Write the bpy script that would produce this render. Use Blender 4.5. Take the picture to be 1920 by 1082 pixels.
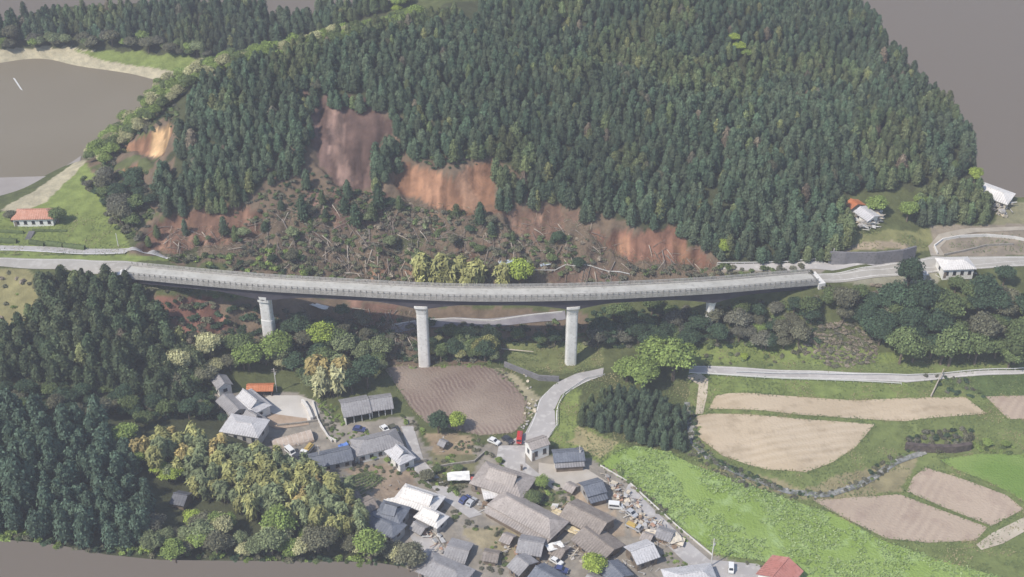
import bpy, math, random
import numpy as np
from mathutils import Vector, Matrix
from mathutils.geometry import delaunay_2d_cdt

# ------------------------------------------------------------------ scene, camera, light
S = bpy.context.scene
for o in list(bpy.data.objects): bpy.data.objects.remove(o)
COL = S.collection
PITCH = math.radians(33.0); CAMZ = 260.0; HFOV = math.radians(45.0)
FPX = 960.0 / math.tan(HFOV / 2)
cd = bpy.data.cameras.new('camera'); cam = bpy.data.objects.new('camera', cd); COL.objects.link(cam)
cam.location = (0, 0, CAMZ); cam.rotation_euler = (math.pi/2 - PITCH, 0, 0)
cd.angle = HFOV; cd.clip_start = 1; cd.clip_end = 3000
S.camera = cam
S.view_settings.view_transform = 'Standard'; S.view_settings.look = 'None'
S.view_settings.gamma = 1; S.view_settings.exposure = 0.1
SUN_EL, SUN_AZ = math.radians(50), math.radians(-128)     # azimuth from +y towards +x
w = bpy.data.worlds.new('World'); S.world = w; w.use_nodes = True
nt = w.node_tree; nt.nodes.clear()
out = nt.nodes.new('ShaderNodeOutputWorld')
sky = nt.nodes.new('ShaderNodeTexSky'); sky.sky_type = 'NISHITA'; sky.sun_disc = False
sky.sun_elevation = SUN_EL; sky.sun_rotation = SUN_AZ; sky.altitude = 300
bs = nt.nodes.new('ShaderNodeBackground'); bs.inputs[1].default_value = 0.15
nt.links.new(sky.outputs[0], bs.inputs[0])
# below the horizon the surveyed land simply ends in an even warm grey
bg = nt.nodes.new('ShaderNodeBackground'); bg.inputs[0].default_value = (0.205, 0.176, 0.154, 1)
bg.inputs[1].default_value = 1.0
tc = nt.nodes.new('ShaderNodeTexCoord'); sx = nt.nodes.new('ShaderNodeSeparateXYZ')
nt.links.new(tc.outputs['Generated'], sx.inputs[0])
gt = nt.nodes.new('ShaderNodeMath'); gt.operation = 'GREATER_THAN'; gt.inputs[1].default_value = 0.0
nt.links.new(sx.outputs[2], gt.inputs[0])
mx = nt.nodes.new('ShaderNodeMixShader')
nt.links.new(gt.outputs[0], mx.inputs[0]); nt.links.new(bg.outputs[0], mx.inputs[1]); nt.links.new(bs.outputs[0], mx.inputs[2])
nt.links.new(mx.outputs[0], out.inputs[0])
sl = bpy.data.lights.new('sun', 'SUN'); sun = bpy.data.objects.new('sun', sl); COL.objects.link(sun)
sl.energy = 4.3; sl.angle = math.radians(0.6); sl.color = (1.0, 0.93, 0.82)
sd = Vector((math.sin(SUN_AZ)*math.cos(SUN_EL), math.cos(SUN_AZ)*math.cos(SUN_EL), math.sin(SUN_EL)))
sun.rotation_euler = sd.to_track_quat('Z', 'Y').to_euler(); sun.location = (-150, 400, 400)

# ------------------------------------------------------------------ geometry helpers
rnd = random.Random(7); RNG = np.random.default_rng(11)
cP, sP = math.cos(PITCH), math.sin(PITCH)
def ray(u, v):
    a = (u - 960)/FPX; b = (541 - v)/FPX
    return (a, cP + b*sP, -sP + b*cP)
def at(u, v, z):                      # photograph direction + height -> place in the world
    d = ray(u, v); t = (z - CAMZ)/d[2]
    return (d[0]*t, d[1]*t, z)
def proj(x, y, z):
    dz = z - CAMZ
    f = y*cP - dz*sP; up = y*sP + dz*cP
    return 960 + FPX*x/f, 541 - FPX*up/f
def inpoly(px, py, poly):
    px = np.asarray(px, float); py = np.asarray(py, float)
    c = np.zeros(px.shape, bool); n = len(poly); j = n-1
    for i in range(n):
        xi, yi = poly[i]; xj, yj = poly[j]
        if yi != yj:
            c ^= ((yi > py) != (yj > py)) & (px < (xj-xi)*(py-yi)/(yj-yi)+xi)
        j = i
    return c
def vnoise(x, y, s, seed=0):          # smooth value noise
    x = np.asarray(x)/s; y = np.asarray(y)/s
    xi = np.floor(x).astype(np.int64); yi = np.floor(y).astype(np.int64); fx = x-xi; fy = y-yi
    fx = fx*fx*(3-2*fx); fy = fy*fy*(3-2*fy)
    def h(a, b):
        n = (a*374761393 + b*668265263 + seed*974711) & 0x7fffffff
        n = ((n ^ (n >> 13))*1274126177) & 0x7fffffff
        return ((n ^ (n >> 16)) & 0xffff)/65535.0
    return (h(xi, yi)*(1-fx)+h(xi+1, yi)*fx)*(1-fy)+(h(xi, yi+1)*(1-fx)+h(xi+1, yi+1)*fx)*fy*1.0

# ------------------------------------------------------------------ land form: survey points (direction, height)
CP = [
 # village floor
 (400,705,4),(460,770,2),(540,760,1.5),(500,840,1),(600,860,0),(690,800,1),(760,760,1.5),(780,860,0),(900,900,0),(700,920,0),(960,1082,-1),
 (800,1000,0),(900,1000,0),(1100,950,0),(1200,1000,-.5),(1300,1082,-1),(1500,1082,-1),(1700,1082,-1),(1900,1082,-1),(1000,800,1),(960,850,.5),(1080,880,0.3),
 (900,1200,-1),(1300,1200,-1),(1900,1200,-1),(2300,1100,0),
 (850,740,2),(760,700,2),(900,695,2),(1000,740,2),(1090,705,3),(1190,860,0),(1140,800,1.5),(1200,720,3),(1280,700,3.5),
 # fields right
 (1320,695,4),(1600,705,4),(1920,698,4),(2200,700,5),(1400,728,3.5),(1700,735,3.5),(1400,752,2.5),(1800,765,2.5),(1450,830,1.0),(1310,800,1.2),(1600,830,.8),
 (1900,765,2.5),(2200,780,2.5),(1290,765,-1.5),(1300,830,-2.5),(1400,893,-3),(1480,924,-3),(1560,932,-3),(1630,902,-2.5),(1690,862,-1.5),(1740,846,-0.5),
 (1350,872,-.5),(1500,895,-.3),(1600,870,-.3),(1290,865,-.8),(1400,915,-1),(1600,960,-1.2),(1800,900,-.8),(1900,870,0.5),(1750,960,-1.2),(1900,1000,-1),(2200,950,0),
 (1750,800,2),(1850,815,1.5),(1750,838,0),(1840,845,0.3),
 # below the bridge
 (787,685,-1.5),(700,650,2),(600,640,3.5),(490,634,5.8),(640,600,8),(560,590,13),(1077,684,-1),(950,660,0),(1000,700,1.5),(1160,660,1.5),(1250,640,3.5),(1343,602,9.8),(1250,590,7),
 (900,603,5.5),(820,603,5.5),(1050,593,6.5),(900,640,1.5),(787,650,1),(1077,650,1),(1450,660,4.5),(1450,600,9),(1600,680,5),(1600,620,10),(1600,560,17),(1750,690,4.5),(1750,620,11),(1750,560,17),(1900,680,5),(1900,600,13),(1900,540,18),(2200,600,13),
 (1540,545,19.5),(1480,540,20),(1535,522,22),(1480,560,17),(1700,505,21),(1920,491,20.5),(2200,488,20.5),(1650,525,20.5),(1790,515,20),(1920,520,19.5),
 # left slope under the road
 (227,515,28),(280,498,28),(0,490,27),(-300,488,27),(120,500,27),(100,530,25),(0,520,25),(0,560,22),(100,600,17.5),(250,560,20),(330,545,22),(400,575,16),(350,615,11),(250,640,11),(150,660,12),(0,640,16),(-300,620,18),
 (0,690,14),(200,715,9),(330,730,5.5),(420,660,8),
 # near hill lower left
 (0,745,11),(150,760,9),(280,785,8),(-300,760,14),(0,800,20),(150,830,18),(0,900,21),(0,1000,19),(-300,900,24),(-300,1050,22),(200,920,14),(200,1030,11),(330,830,13),(420,850,10.5),(520,890,8),(600,925,5.5),(670,960,3),
 (400,930,6),(340,920,6),(330,1040,8),(450,1000,7),(550,990,5),(650,1030,3),(520,1050,5),(760,1040,0),(740,1080,-.5),(500,1120,4),(0,1120,17),
 # flat by the lake dam and the lane
 (60,425,26),(150,430,26.5),(230,460,26),(0,470,26),(150,470,26.3),(320,484,26),(-300,450,26),(0,400,27),(130,330,27.5),(60,372,27),(160,300,28),(100,400,26),(-300,430,27),
 # slide slope
 (420,480,25),(420,430,30),(420,380,36),(420,300,46),(420,220,55),(560,480,24),(560,430,30),(560,370,36),(560,300,46),(560,220,56),(560,150,64),
 (640,520,17),(500,520,20),(700,480,23),(700,430,29),(700,370,36),(700,310,43),(700,230,54),(700,150,63),(840,540,14),(840,490,21),(840,430,28),(840,395,32),(840,320,43),(840,240,53),(840,150,63),(700,80,70),(840,60,72),
 (1000,540,14),(1000,495,20),(1000,440,27),(1000,380,35),(1000,300,45),(1000,200,57),(1000,100,66),(1000,0,71),(1000,-90,72),
 (1180,520,17),(1180,480,23),(1180,430,30),(1180,350,40),(1180,250,52),(1180,150,61),(1180,50,68),(1300,0,70),(1300,-90,70),
 (1300,505,19),(1340,480,23),(1340,400,33),(1340,300,44),(1340,200,53),(1340,100,61),
 (1480,515,20),(1480,490,22),(1500,400,31),(1500,300,41),(1500,200,50),(1500,100,57),(1560,20,60),(1560,-80,60),(1650,60,56),(1720,150,49),(1640,200,47),(1640,300,37),(1780,260,40),(1760,340,31),(1830,330,31),(1950,300,32),(1850,200,42),
 (1640,475,26),(1640,440,27.5),(1580,462,27),(1700,462,26),(1620,405,29.5),(1600,370,31),(1700,420,27.5),(1780,410,27),(1740,460,22),(1850,450,22.5),(1850,470,21.5),(1920,430,24),(1870,400,26.5),(1880,375,28),(2200,430,24),(1560,494,22),(1640,497,21.5),(1710,490,21.3),
 # left shoulder
 (330,420,30),(300,380,33),(330,320,41),(340,240,50),(400,170,58),(480,140,63),(600,100,68),(250,380,29),(240,300,37),(280,260,44),(200,330,31),(200,400,27.5),(290,215,47),(380,150,57),
]
# world points: ridge back falling to the lake, lake bed, far shore
WP = []
for (u, v, z) in [(200,300,32),(240,250,40),(290,200,47),(380,140,57),(480,115,63),(600,85,68),(700,62,70)]:
    x, y, _ = at(u, v, z); WP += [(x-3, y+18, z-8), (x-10, y+38, 22 if u < 500 else z-22)]
for (u, v) in [(0,330),(0,250),(0,180),(100,260),(150,200),(200,160),(60,130),(-300,200),(-300,330)]:
    x, y, _ = at(u, v, 22); WP.append((x, y, 20))
for (u, v, z) in [(0,103,26.6),(150,108,26.6),(230,120,26.6),(330,140,26.6),(0,85,29),(150,88,29),(250,95,29),(360,115,29),(0,55,35),(200,45,37),(350,45,38),(480,45,40),(430,90,33),
                  (600,50,44),(520,80,38),(700,20,52),(640,30,47),(-300,80,30),(-300,40,34)]:
    WP.append(at(u, v, z))
P = np.array([at(*c) for c in CP] + WP)
GX0, GX1, GY0, GY1, GS = -330.0, 330.0, 205.0, 690.0, 1.0
gx = np.arange(GX0, GX1+.01, GS); gy = np.arange(GY0, GY1+.01, GS)
def rbf_fit(P, lam=1.2):
    d = np.hypot(P[:, None, 0]-P[None, :, 0], P[:, None, 1]-P[None, :, 1])
    n = len(P); A = np.zeros((n+3, n+3)); A[:n, :n] = -d - lam*0 ; A[:n, :n] += np.eye(n)*lam
    A[:n, n] = 1; A[:n, n+1] = P[:, 0]; A[:n, n+2] = P[:, 1]; A[n:, :n] = A[:n, n:].T
    b = np.zeros(n+3); b[:n] = P[:, 2]
    return np.linalg.solve(A, b)
cf = rbf_fit(P)
XX, YY = np.meshgrid(gx, gy)
ZZ = np.zeros_like(XX)
for i in range(XX.shape[0]):
    d = np.hypot(XX[i][:, None]-P[None, :, 0], YY[i][:, None]-P[None, :, 1])
    ZZ[i] = -d @ cf[:-3] + cf[-3] + cf[-2]*XX[i] + cf[-1]*YY[i]
for _ in range(3):                    # smooth the survey
    Zp = np.pad(ZZ, 1, mode='edge'); ZZ = (Zp[:-2, 1:-1]+Zp[2:, 1:-1]+Zp[1:-1, :-2]+Zp[1:-1, 2:]+4*Zp[1:-1, 1:-1])/8
UU, VV = proj(XX, YY, ZZ)
SLIDE = [(290,400),(480,380),(570,190),(720,200),(745,300),(925,290),(1060,380),(1340,480),(1350,520),(700,540),(440,500),(240,480)]
rough = inpoly(UU, VV, SLIDE) | inpoly(UU, VV, [(240,540),(760,585),(740,680),(450,650),(250,600)])
SCARP = [[(560,175),(700,190),(745,240),(700,290),(700,350),(640,360),(590,300),(568,250)], [(750,312),(800,312),(850,335),(925,290),(930,395),(870,405),(800,385),(745,360)], [(290,410),(420,380),(500,395),(490,440),(340,475),(270,465)],
         [(930,385),(1060,375),(1060,440),(985,455)], [(1100,440),(1250,425),(1310,465),(1345,500),(1180,485)], [(225,270),(325,235),(312,295),(260,290)], [(228,322),(262,310),(255,352),(232,350)]]
_jx = (vnoise(XX, YY, 5, 21)-.5)*26; _jy = (vnoise(XX, YY, 5, 22)-.5)*20; cut = np.zeros(XX.shape)
for p_ in SCARP: cut = np.maximum(cut, inpoly(UU+_jx, VV+_jy, p_).astype(float))
cz = cut.copy()
for _ in range(2): Zp = np.pad(cz, 1, mode='edge'); cz = (Zp[:-2, 1:-1]+Zp[2:, 1:-1]+Zp[1:-1, :-2]+Zp[1:-1, 2:]+4*Zp[1:-1, 1:-1])/8
hm = np.zeros(XX.shape); hm[inpoly(UU, VV, [(780,90),(900,-40),(1560,-40),(1700,200),(1740,290),(1540,300),(1440,400),(1250,370),(1100,330),(960,240),(850,180)]) | inpoly(UU, VV, [(20,660),(150,640),(260,640),(330,690),(250,710),(60,700)])] = 1
for _ in range(70): Zp = np.pad(hm, 1, mode='edge'); hm = (Zp[:-2, 1:-1]+Zp[2:, 1:-1]+Zp[1:-1, :-2]+Zp[1:-1, 2:]+Zp[1:-1, 1:-1])/5
ZZ += hm*((vnoise(XX+YY*.5, YY, 34, 101)-.5)*13+(vnoise(XX-YY*.3, YY, 17, 102)-.5)*5)
ZZ -= cz*(2.0+1.6*vnoise(XX, YY*.15, 2.2, 9)+2.2*np.abs(vnoise(XX, YY*.12, 5, 10)-.5))
ZZ += np.where(rough, (vnoise(XX, YY, 6, 3)-.5)*2.0+(vnoise(XX, YY, 2.5, 4)-.5)*1.0+(vnoise(XX, YY*.2, 2.6, 8)-.5)*2.4, (vnoise(XX, YY, 14, 5)-.5)*.25)
def H(x, y):
    fx = (np.asarray(x)-GX0)/GS; fy = (np.asarray(y)-GY0)/GS
    fx = np.clip(fx, 0, len(gx)-1.001); fy = np.clip(fy, 0, len(gy)-1.001)
    i = fx.astype(int) if hasattr(fx, 'astype') else int(fx); j = fy.astype(int) if hasattr(fy, 'astype') else int(fy)
    a = fx-i; b = fy-j
    return (ZZ[j, i]*(1-a)+ZZ[j, i+1]*a)*(1-b)+(ZZ[j+1, i]*(1-a)+ZZ[j+1, i+1]*a)*b
_ys = np.arange(207, 688, .5)
def G(u, v):                          # where the line of sight meets the land
    d = ray(u, v); t = _ys/d[1]; zz = CAMZ + d[2]*t; hh = H(d[0]*t, _ys)
    k = np.nonzero(zz <= hh)[0]
    k = k[0] if len(k) else len(_ys)-1
    if k == 0: k = 1
    a0 = zz[k-1]-hh[k-1]; a1 = zz[k]-hh[k]; f = a0/(a0-a1) if a0 != a1 else 0
    f = min(max(f, 0), 1); y = _ys[k-1]+.5*f; x = d[0]*y/d[1]
    return (x, y, float(H(x, y)))

# ------------------------------------------------------------------ materials
MATS = {}
def mat(name, c1, c2=None, scale=.4, rough=.9, bump=0.0, bscale=3.0, c3=None, spec=.3, attr=None, rand=0.0, wave=None, metal=0, detail=5):
    if name in MATS: return MATS[name]
    m = bpy.data.materials.new(name); m.use_nodes = True; n = m.node_tree.nodes; L = m.node_tree.links
    b = n['Principled BSDF']; b.inputs['Roughness'].default_value = rough; b.inputs['Metallic'].default_value = metal
    b.inputs['Specular IOR Level'].default_value = spec
    t = n.new('ShaderNodeTexCoord'); co = t.outputs['Object']
    col = None
    if c2:
        nz = n.new('ShaderNodeTexNoise'); nz.inputs['Scale'].default_value = scale; nz.inputs['Detail'].default_value = detail
        L.new(co, nz.inputs['Vector'])
        r = n.new('ShaderNodeValToRGB'); r.color_ramp.elements[0].position = .35; r.color_ramp.elements[1].position = .65
        r.color_ramp.elements[0].color = (*c1, 1); r.color_ramp.elements[1].color = (*c2, 1)
        L.new(nz.outputs[0], r.inputs[0]); col = r.outputs[0]
        if c3:
            nz2 = n.new('ShaderNodeTexNoise'); nz2.inputs['Scale'].default_value = scale*4.3; nz2.inputs['Detail'].default_value = 3
            L.new(co, nz2.inputs['Vector'])
            r2 = n.new('ShaderNodeValToRGB'); r2.color_ramp.elements[0].position = .52; r2.color_ramp.elements[1].position = .68
            L.new(nz2.outputs[0], r2.inputs[0])
            mm = n.new('ShaderNodeMix'); mm.data_type = 'RGBA'; L.new(r2.outputs[0], mm.inputs[0]); L.new(col, mm.inputs[6]); mm.inputs[7].default_value = (*c3, 1)
            col = mm.outputs[2]
    if wave:                                   # (colour, period, angle, strength)
        wc, per, ang, st = wave[:4]; dist = wave[4] if len(wave) > 4 else 1.2
        mp = n.new('ShaderNodeMapping'); mp.inputs['Rotation'].default_value = (0, 0, ang); L.new(co, mp.inputs[0])
        wv = n.new('ShaderNodeTexWave'); wv.inputs['Scale'].default_value = 2*math.pi/20/per; wv.inputs['Distortion'].default_value = dist
        wv.inputs['Detail'].default_value = 3; wv.inputs['Detail Scale'].default_value = .6
        L.new(mp.outputs[0], wv.inputs[0])
        nz3 = n.new('ShaderNodeTexNoise'); nz3.inputs['Scale'].default_value = .06; L.new(co, nz3.inputs['Vector'])
        r3 = n.new('ShaderNodeValToRGB'); r3.color_ramp.elements[0].position = .4; r3.color_ramp.elements[1].position = .6; L.new(nz3.outputs[0], r3.inputs[0])
        ml = n.new('ShaderNodeMath'); ml.operation = 'MULTIPLY'; L.new(wv.outputs[1], ml.inputs[0]); L.new(r3.outputs[0], ml.inputs[1])
        ml2 = n.new('ShaderNodeMath'); ml2.operation = 'MULTIPLY'; L.new(ml.outputs[0], ml2.inputs[0]); ml2.inputs[1].default_value = st
        mm = n.new('ShaderNodeMix'); mm.data_type = 'RGBA'; L.new(ml2.outputs[0], mm.inputs[0])
        if col: L.new(col, mm.inputs[6])
        else: mm.inputs[6].default_value = (*c1, 1)
        mm.inputs[7].default_value = (*wc, 1); col = mm.outputs[2]
    if attr:
        a = n.new('ShaderNodeAttribute'); a.attribute_name = attr
        mm = n.new('ShaderNodeMix'); mm.data_type = 'RGBA'; mm.blend_type = 'MULTIPLY'; mm.inputs[0].default_value = 1
        if col: L.new(col, mm.inputs[6])
        else: mm.inputs[6].default_value = (*c1, 1)
        L.new(a.outputs['Color'], mm.inputs[7]); col = mm.outputs[2]
    if rand:
        oi = n.new('ShaderNodeObjectInfo'); mr = n.new('ShaderNodeMapRange'); mr.inputs[3].default_value = 1-rand; mr.inputs[4].default_value = 1+rand
        L.new(oi.outputs['Random'], mr.inputs[0])
        hs = n.new('ShaderNodeHueSaturation'); L.new(mr.outputs[0], hs.inputs['Value'])
        if col: L.new(col, hs.inputs['Color'])
        else: hs.inputs['Color'].default_value = (*c1, 1)
        col = hs.outputs[0]
    if col: L.new(col, b.inputs['Base Color'])
    else: b.inputs['Base Color'].default_value = (*c1, 1)
    if bump:
        nb = n.new('ShaderNodeTexNoise'); nb.inputs['Scale'].default_value = bscale; nb.inputs['Detail'].default_value = 4
        L.new(co, nb.inputs['Vector'])
        bp = n.new('ShaderNodeBump'); bp.inputs['Strength'].default_value = min(bump, 1); bp.inputs['Distance'].default_value = .3*max(1, bump)
        L.new(nb.outputs[0], bp.inputs['Height']); L.new(bp.outputs[0], b.inputs['Normal'])
    MATS[name] = m
    return m

# ------------------------------------------------------------------ object helpers
def tag(o, label=None, cat=None, group=None, kind=None):
    if label: o['label'] = label
    if cat: o['category'] = cat
    if group: o['group'] = group
    if kind: o['kind'] = kind
    return o
def empty(name, loc=(0, 0, 0), rz=0.0):
    o = bpy.data.objects.new(name, None); COL.objects.link(o); o.location = loc; o.rotation_euler = (0, 0, rz); o.empty_display_size = .5
    return o
def link(name, me, parent=None):
    o = bpy.data.objects.new(name, me); COL.objects.link(o)
    if parent: o.parent = parent
    return o
def copy_tree(o, parent=None):
    c = o.copy(); COL.objects.link(c); c.parent = parent
    for ch in list(o.children):
        copy_tree(ch, c)
    return c
class MB:
    def __init__(s): s.v = []; s.f = []
    def poly(s, pts):
        n = len(s.v); s.v += [tuple(p) for p in pts]; s.f.append(tuple(range(n, n+len(pts)))); return s
    def prism(s, pts, dz):            # pts bottom polygon (ccw), extruded by vector
        if not isinstance(dz, (tuple, list)): dz = (0, 0, dz)
        n = len(s.v); k = len(pts)
        s.v += [tuple(p) for p in pts]; s.v += [(p[0]+dz[0], p[1]+dz[1], p[2]+dz[2]) for p in pts]
        s.f.append(tuple(range(n+k-1, n-1, -1))); s.f.append(tuple(range(n+k, n+2*k)))
        for i in range(k):
            j = (i+1) % k; s.f.append((n+i, n+j, n+k+j, n+k+i))
        return s
    def box(s, x0, x1, y0, y1, z0, z1):
        return s.prism([(x0, y0, z0), (x1, y0, z0), (x1, y1, z0), (x0, y1, z0)], z1-z0)
    def tube(s, a, b, r0, r1=None, n=8):
        r1 = r0 if r1 is None else r1; a = Vector(a); b = Vector(b); d = (b-a).normalized()
        u = d.orthogonal().normalized(); w_ = d.cross(u); k = len(s.v)
        for p, r in ((a, r0), (b, r1)):
            for i in range(n):
                t = 2*math.pi*i/n; s.v.append(tuple(p + (u*math.cos(t)+w_*math.sin(t))*r))
        s.f.append(tuple(range(k+n-1, k-1, -1))); s.f.append(tuple(range(k+n, k+2*n)))
        for i in range(n):
            j = (i+1) % n; s.f.append((k+i, k+j, k+n+j, k+n+i))
        return s
    def build(s, name, m, parent=None, smooth=False):
        me = bpy.data.meshes.new(name); me.from_pydata(s.v, [], s.f); me.materials.append(m); me.update()
        if smooth: me.polygons.foreach_set('use_smooth', [True]*len(me.polygons))
        return link(name, me, parent)
def tri_mesh(name, V, F, tint, m):
    me = bpy.data.meshes.new(name); nv = len(V); nf = len(F)
    me.vertices.add(nv); me.vertices.foreach_set('co', np.asarray(V, np.float32).ravel())
    me.loops.add(nf*3); me.loops.foreach_set('vertex_index', np.asarray(F, np.int32).ravel())
    me.polygons.add(nf); me.polygons.foreach_set('loop_start', np.arange(0, nf*3, 3, dtype=np.int32))
    me.polygons.foreach_set('loop_total', np.full(nf, 3, np.int32))
    me.update(calc_edges=True)
    if tint is not None:
        a = me.color_attributes.new('tint', 'FLOAT_COLOR', 'POINT')
        c = np.ones((nv, 4), np.float32); c[:, :3] = tint; a.data.foreach_set('color', c.ravel())
    me.materials.append(m); return me
def sheet(name, pix, m, off=.12, step=2.5, world=False, z=None, label=None, kind='structure'):
    """a draped sheet lying on the land; outline given by sight lines"""
    pts = [p if world else (G(*p) if z is None else at(p[0], p[1], z)) for p in pix]
    B = []
    for i in range(len(pts)):
        a, b = pts[i], pts[(i+1) % len(pts)]; d = math.hypot(b[0]-a[0], b[1]-a[1]); k = max(1, int(d/step))
        for j in range(k): B.append((a[0]+(b[0]-a[0])*j/k, a[1]+(b[1]-a[1])*j/k))
    nb = len(B); xs = [p[0] for p in B]; ys = [p[1] for p in B]
    X, Y = np.meshgrid(np.arange(min(xs), max(xs), step), np.arange(min(ys), max(ys), step)); X = X.ravel(); Y = Y.ravel()
    k = inpoly(X, Y, B)
    pts2 = [Vector(p) for p in B] + [Vector((a, b)) for a, b in zip(X[k], Y[k])]
    v, e, f, *_ = delaunay_2d_cdt(pts2, [], [list(range(nb))], 1, 1e-4)
    vx = np.array([p.x for p in v]); vy = np.array([p.y for p in v])
    vz = H(vx, vy)+off if z is None else np.full(len(vx), z)
    me = bpy.data.meshes.new(name); me.from_pydata([(a, b, c) for a, b, c in zip(vx.tolist(), vy.tolist(), vz.tolist())], [], [tuple(q) for q in f])
    me.materials.append(m); me.update(); me.polygons.foreach_set('use_smooth', [True]*len(me.polygons))
    if me.polygons and me.polygons[0].normal.z < 0: me.flip_normals()
    o = link(name, me)
    o['kind'] = kind
    return o
def strip(name, pts, width, m, off=.14, z=None, step=1.5):   # ribbon along world points
    C = []
    for i in range(len(pts)-1):
        a, b = pts[i], pts[i+1]; k = max(1, int(math.hypot(b[0]-a[0], b[1]-a[1])/step))
        C += [[a[q]+(b[q]-a[q])*j/k for q in range(3)] for j in range(k)]
    C.append(list(pts[-1])); C = np.array(C)
    for _ in range(4): C[1:-1] = (C[:-2]+2*C[1:-1]+C[2:])/4
    T = np.gradient(C[:, :2], axis=0); T /= np.linalg.norm(T, axis=1)[:, None]; N = np.stack([-T[:, 1], T[:, 0]], 1)
    vs = []; fs = []; ns = 5
    for i in range(len(C)):
        for q in range(ns):
            s_ = (q/(ns-1)-.5)*width; x = C[i, 0]+N[i, 0]*s_; y = C[i, 1]+N[i, 1]*s_
            vs.append((x, y, float(H(x, y))+off if z is None else C[i, 2]+off))
    for i in range(len(C)-1):
        for q in range(ns-1): a = i*ns+q; fs.append((a, a+ns, a+ns+1, a+1))
    me = bpy.data.meshes.new(name); me.from_pydata(vs, [], fs); me.materials.append(m); me.update()
    if me.polygons[0].normal.z < 0: me.flip_normals()
    o = link(name, me); o['kind'] = 'structure'; return o

# ------------------------------------------------------------------ the air: one box of thin even haze
def haze(density=.0003, color=(.74,.76,.86)):
    mb = MB().box(-700, 700, -30, 900, -30, 275)
    m = bpy.data.materials.new('haze_air'); m.use_nodes = True; n = m.node_tree.nodes; n.clear()
    o_ = n.new('ShaderNodeOutputMaterial'); v = n.new('ShaderNodeVolumePrincipled')
    v.inputs['Color'].default_value = (*color, 1); v.inputs['Density'].default_value = density; v.inputs['Anisotropy'].default_value = 0.0
    m.node_tree.links.new(v.outputs[0], o_.inputs['Volume'])
    h = mb.build('haze', m); h['kind'] = 'stuff'
haze()
# ------------------------------------------------------------------ land cover (soil, grass, yard) on the land mesh
UU, VV = proj(XX, YY, ZZ)
LAND = [(-500,40),(0,42),(100,14),(300,4),(495,4),(512,44),(600,22),(700,6),(742,-1),(760,-140),(1560,-140),(1605,0),(1650,80),(1700,130),(1760,180),(1800,225),(1828,262),
        (1832,330),(1850,345),(1905,370),(2300,370),(2500,1400),(860,1400),(800,1082),(752,1062),(700,1054),(300,1050),(200,1040),(100,1020),(0,1011),(-500,990)]
keep = inpoly(UU, VV, LAND)
base = np.zeros(XX.shape+(3,)); base[:] = (.10, .115, .05)
jx = (vnoise(XX, YY, 5, 21)-.5)*26; jy = (vnoise(XX, YY, 5, 22)-.5)*20
def paint(poly, c, j=1.0, patch=None, c2=None):
    k = inpoly(UU+jx*j, VV+jy*j, poly)
    if patch: k &= vnoise(XX, YY, patch[0], patch[2] if len(patch) > 2 else 31) > patch[1]
    base[k] = c
SCRUB = (.115,.115,.055); FLOOR = (.07,.078,.042); DEBRIS = (.165,.125,.09); ORANGE = (.36,.20,.125); DUSK = (.19,.125,.108); GRASS = (.19,.235,.075); YARD = (.275,.25,.215); EARTH = (.28,.22,.165); SAND = (.42,.38,.27)
paint([(280,130),(700,40),(1600,-140),(1840,250),(1840,340),(1600,360),(1590,490),(1350,490),(900,380),(300,400)], FLOOR)
paint([(-500,600),(400,600),(440,800),(700,960),(760,1080),(-500,1100)], FLOOR)
paint([(60,520),(240,520),(420,640),(400,720),(0,620)], FLOOR)
paint([(0,0),(500,0),(520,60),(700,10),(740,40),(380,125),(0,90)], FLOOR)
paint([(-500,84),(150,90),(360,108),(420,140),(330,160),(150,125),(-500,125)], SAND, .4)
paint([(140,92),(360,104),(390,130),(300,132),(180,112)], GRASS, .4)
paint([(280,410),(480,360),(560,200),(740,200),(760,300),(930,290),(1060,380),(1350,470),(1350,530),(1150,560),(640,560),(420,500),(240,480)], DEBRIS)
paint([(250,560),(640,560),(1100,590),(1100,660),(760,690),(500,650),(300,620)], DEBRIS)
paint([(200,240),(330,210),(330,300),(300,400),(200,380),(150,330)], DEBRIS, 1, (4,.45))
paint([(560,175),(700,190),(745,240),(700,290),(700,350),(640,360),(590,300),(568,250)], DUSK)
paint([(610,170),(640,180),(650,300),(670,345),(640,350),(620,280)], (.36,.24,.20), .4)
paint([(750,312),(800,312),(850,335),(925,290),(930,395),(870,405),(800,385),(745,360)], ORANGE, .6)
paint([(850,330),(880,310),(895,395),(870,400)], (.5,.30,.2), .6)
paint([(290,410),(420,380),(500,395),(490,440),(340,475),(270,465)], (.27,.16,.115), .8)
paint([(225,270),(325,235),(312,295),(260,290)], ORANGE, .5); paint([(228,322),(262,310),(255,352),(232,350)], ORANGE, .5)
paint([(285,245),(322,238),(312,292),(280,292)], (.6,.40,.22), .4)
paint([(930,385),(1060,375),(1060,440),(985,455)], (.27,.17,.125), .8)
paint([(1100,440),(1250,425),(1310,465),(1345,500),(1180,485)], (.30,.16,.11), .8)
paint([(1150,445),(1180,445),(1180,475),(1150,475)], ORANGE, .4); paint([(1255,455),(1300,470),(1310,495),(1280,490)], ORANGE, .4)
for q_ in range(26):
    a_, b_ = rnd.uniform(300, 1330), rnd.uniform(380, 520); k_ = rnd.uniform(10, 34); paint([(a_-k_, b_-k_*.3), (a_+k_*.6, b_-k_*.5), (a_+k_, b_+k_*.4), (a_-k_*.3, b_+k_*.6)], rnd.choice([(.24,.16,.12), (.30,.18,.12), (.17,.125,.095), (.09,.10,.05)]), 1.2) if inpoly([a_], [b_], SLIDE)[0] else None
paint([(1000,505),(1150,505),(1180,540),(1060,545)], (.25,.17,.13), .8)
paint([(290,560),(400,560),(430,620),(340,630)], (.25,.13,.10), .8)
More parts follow.
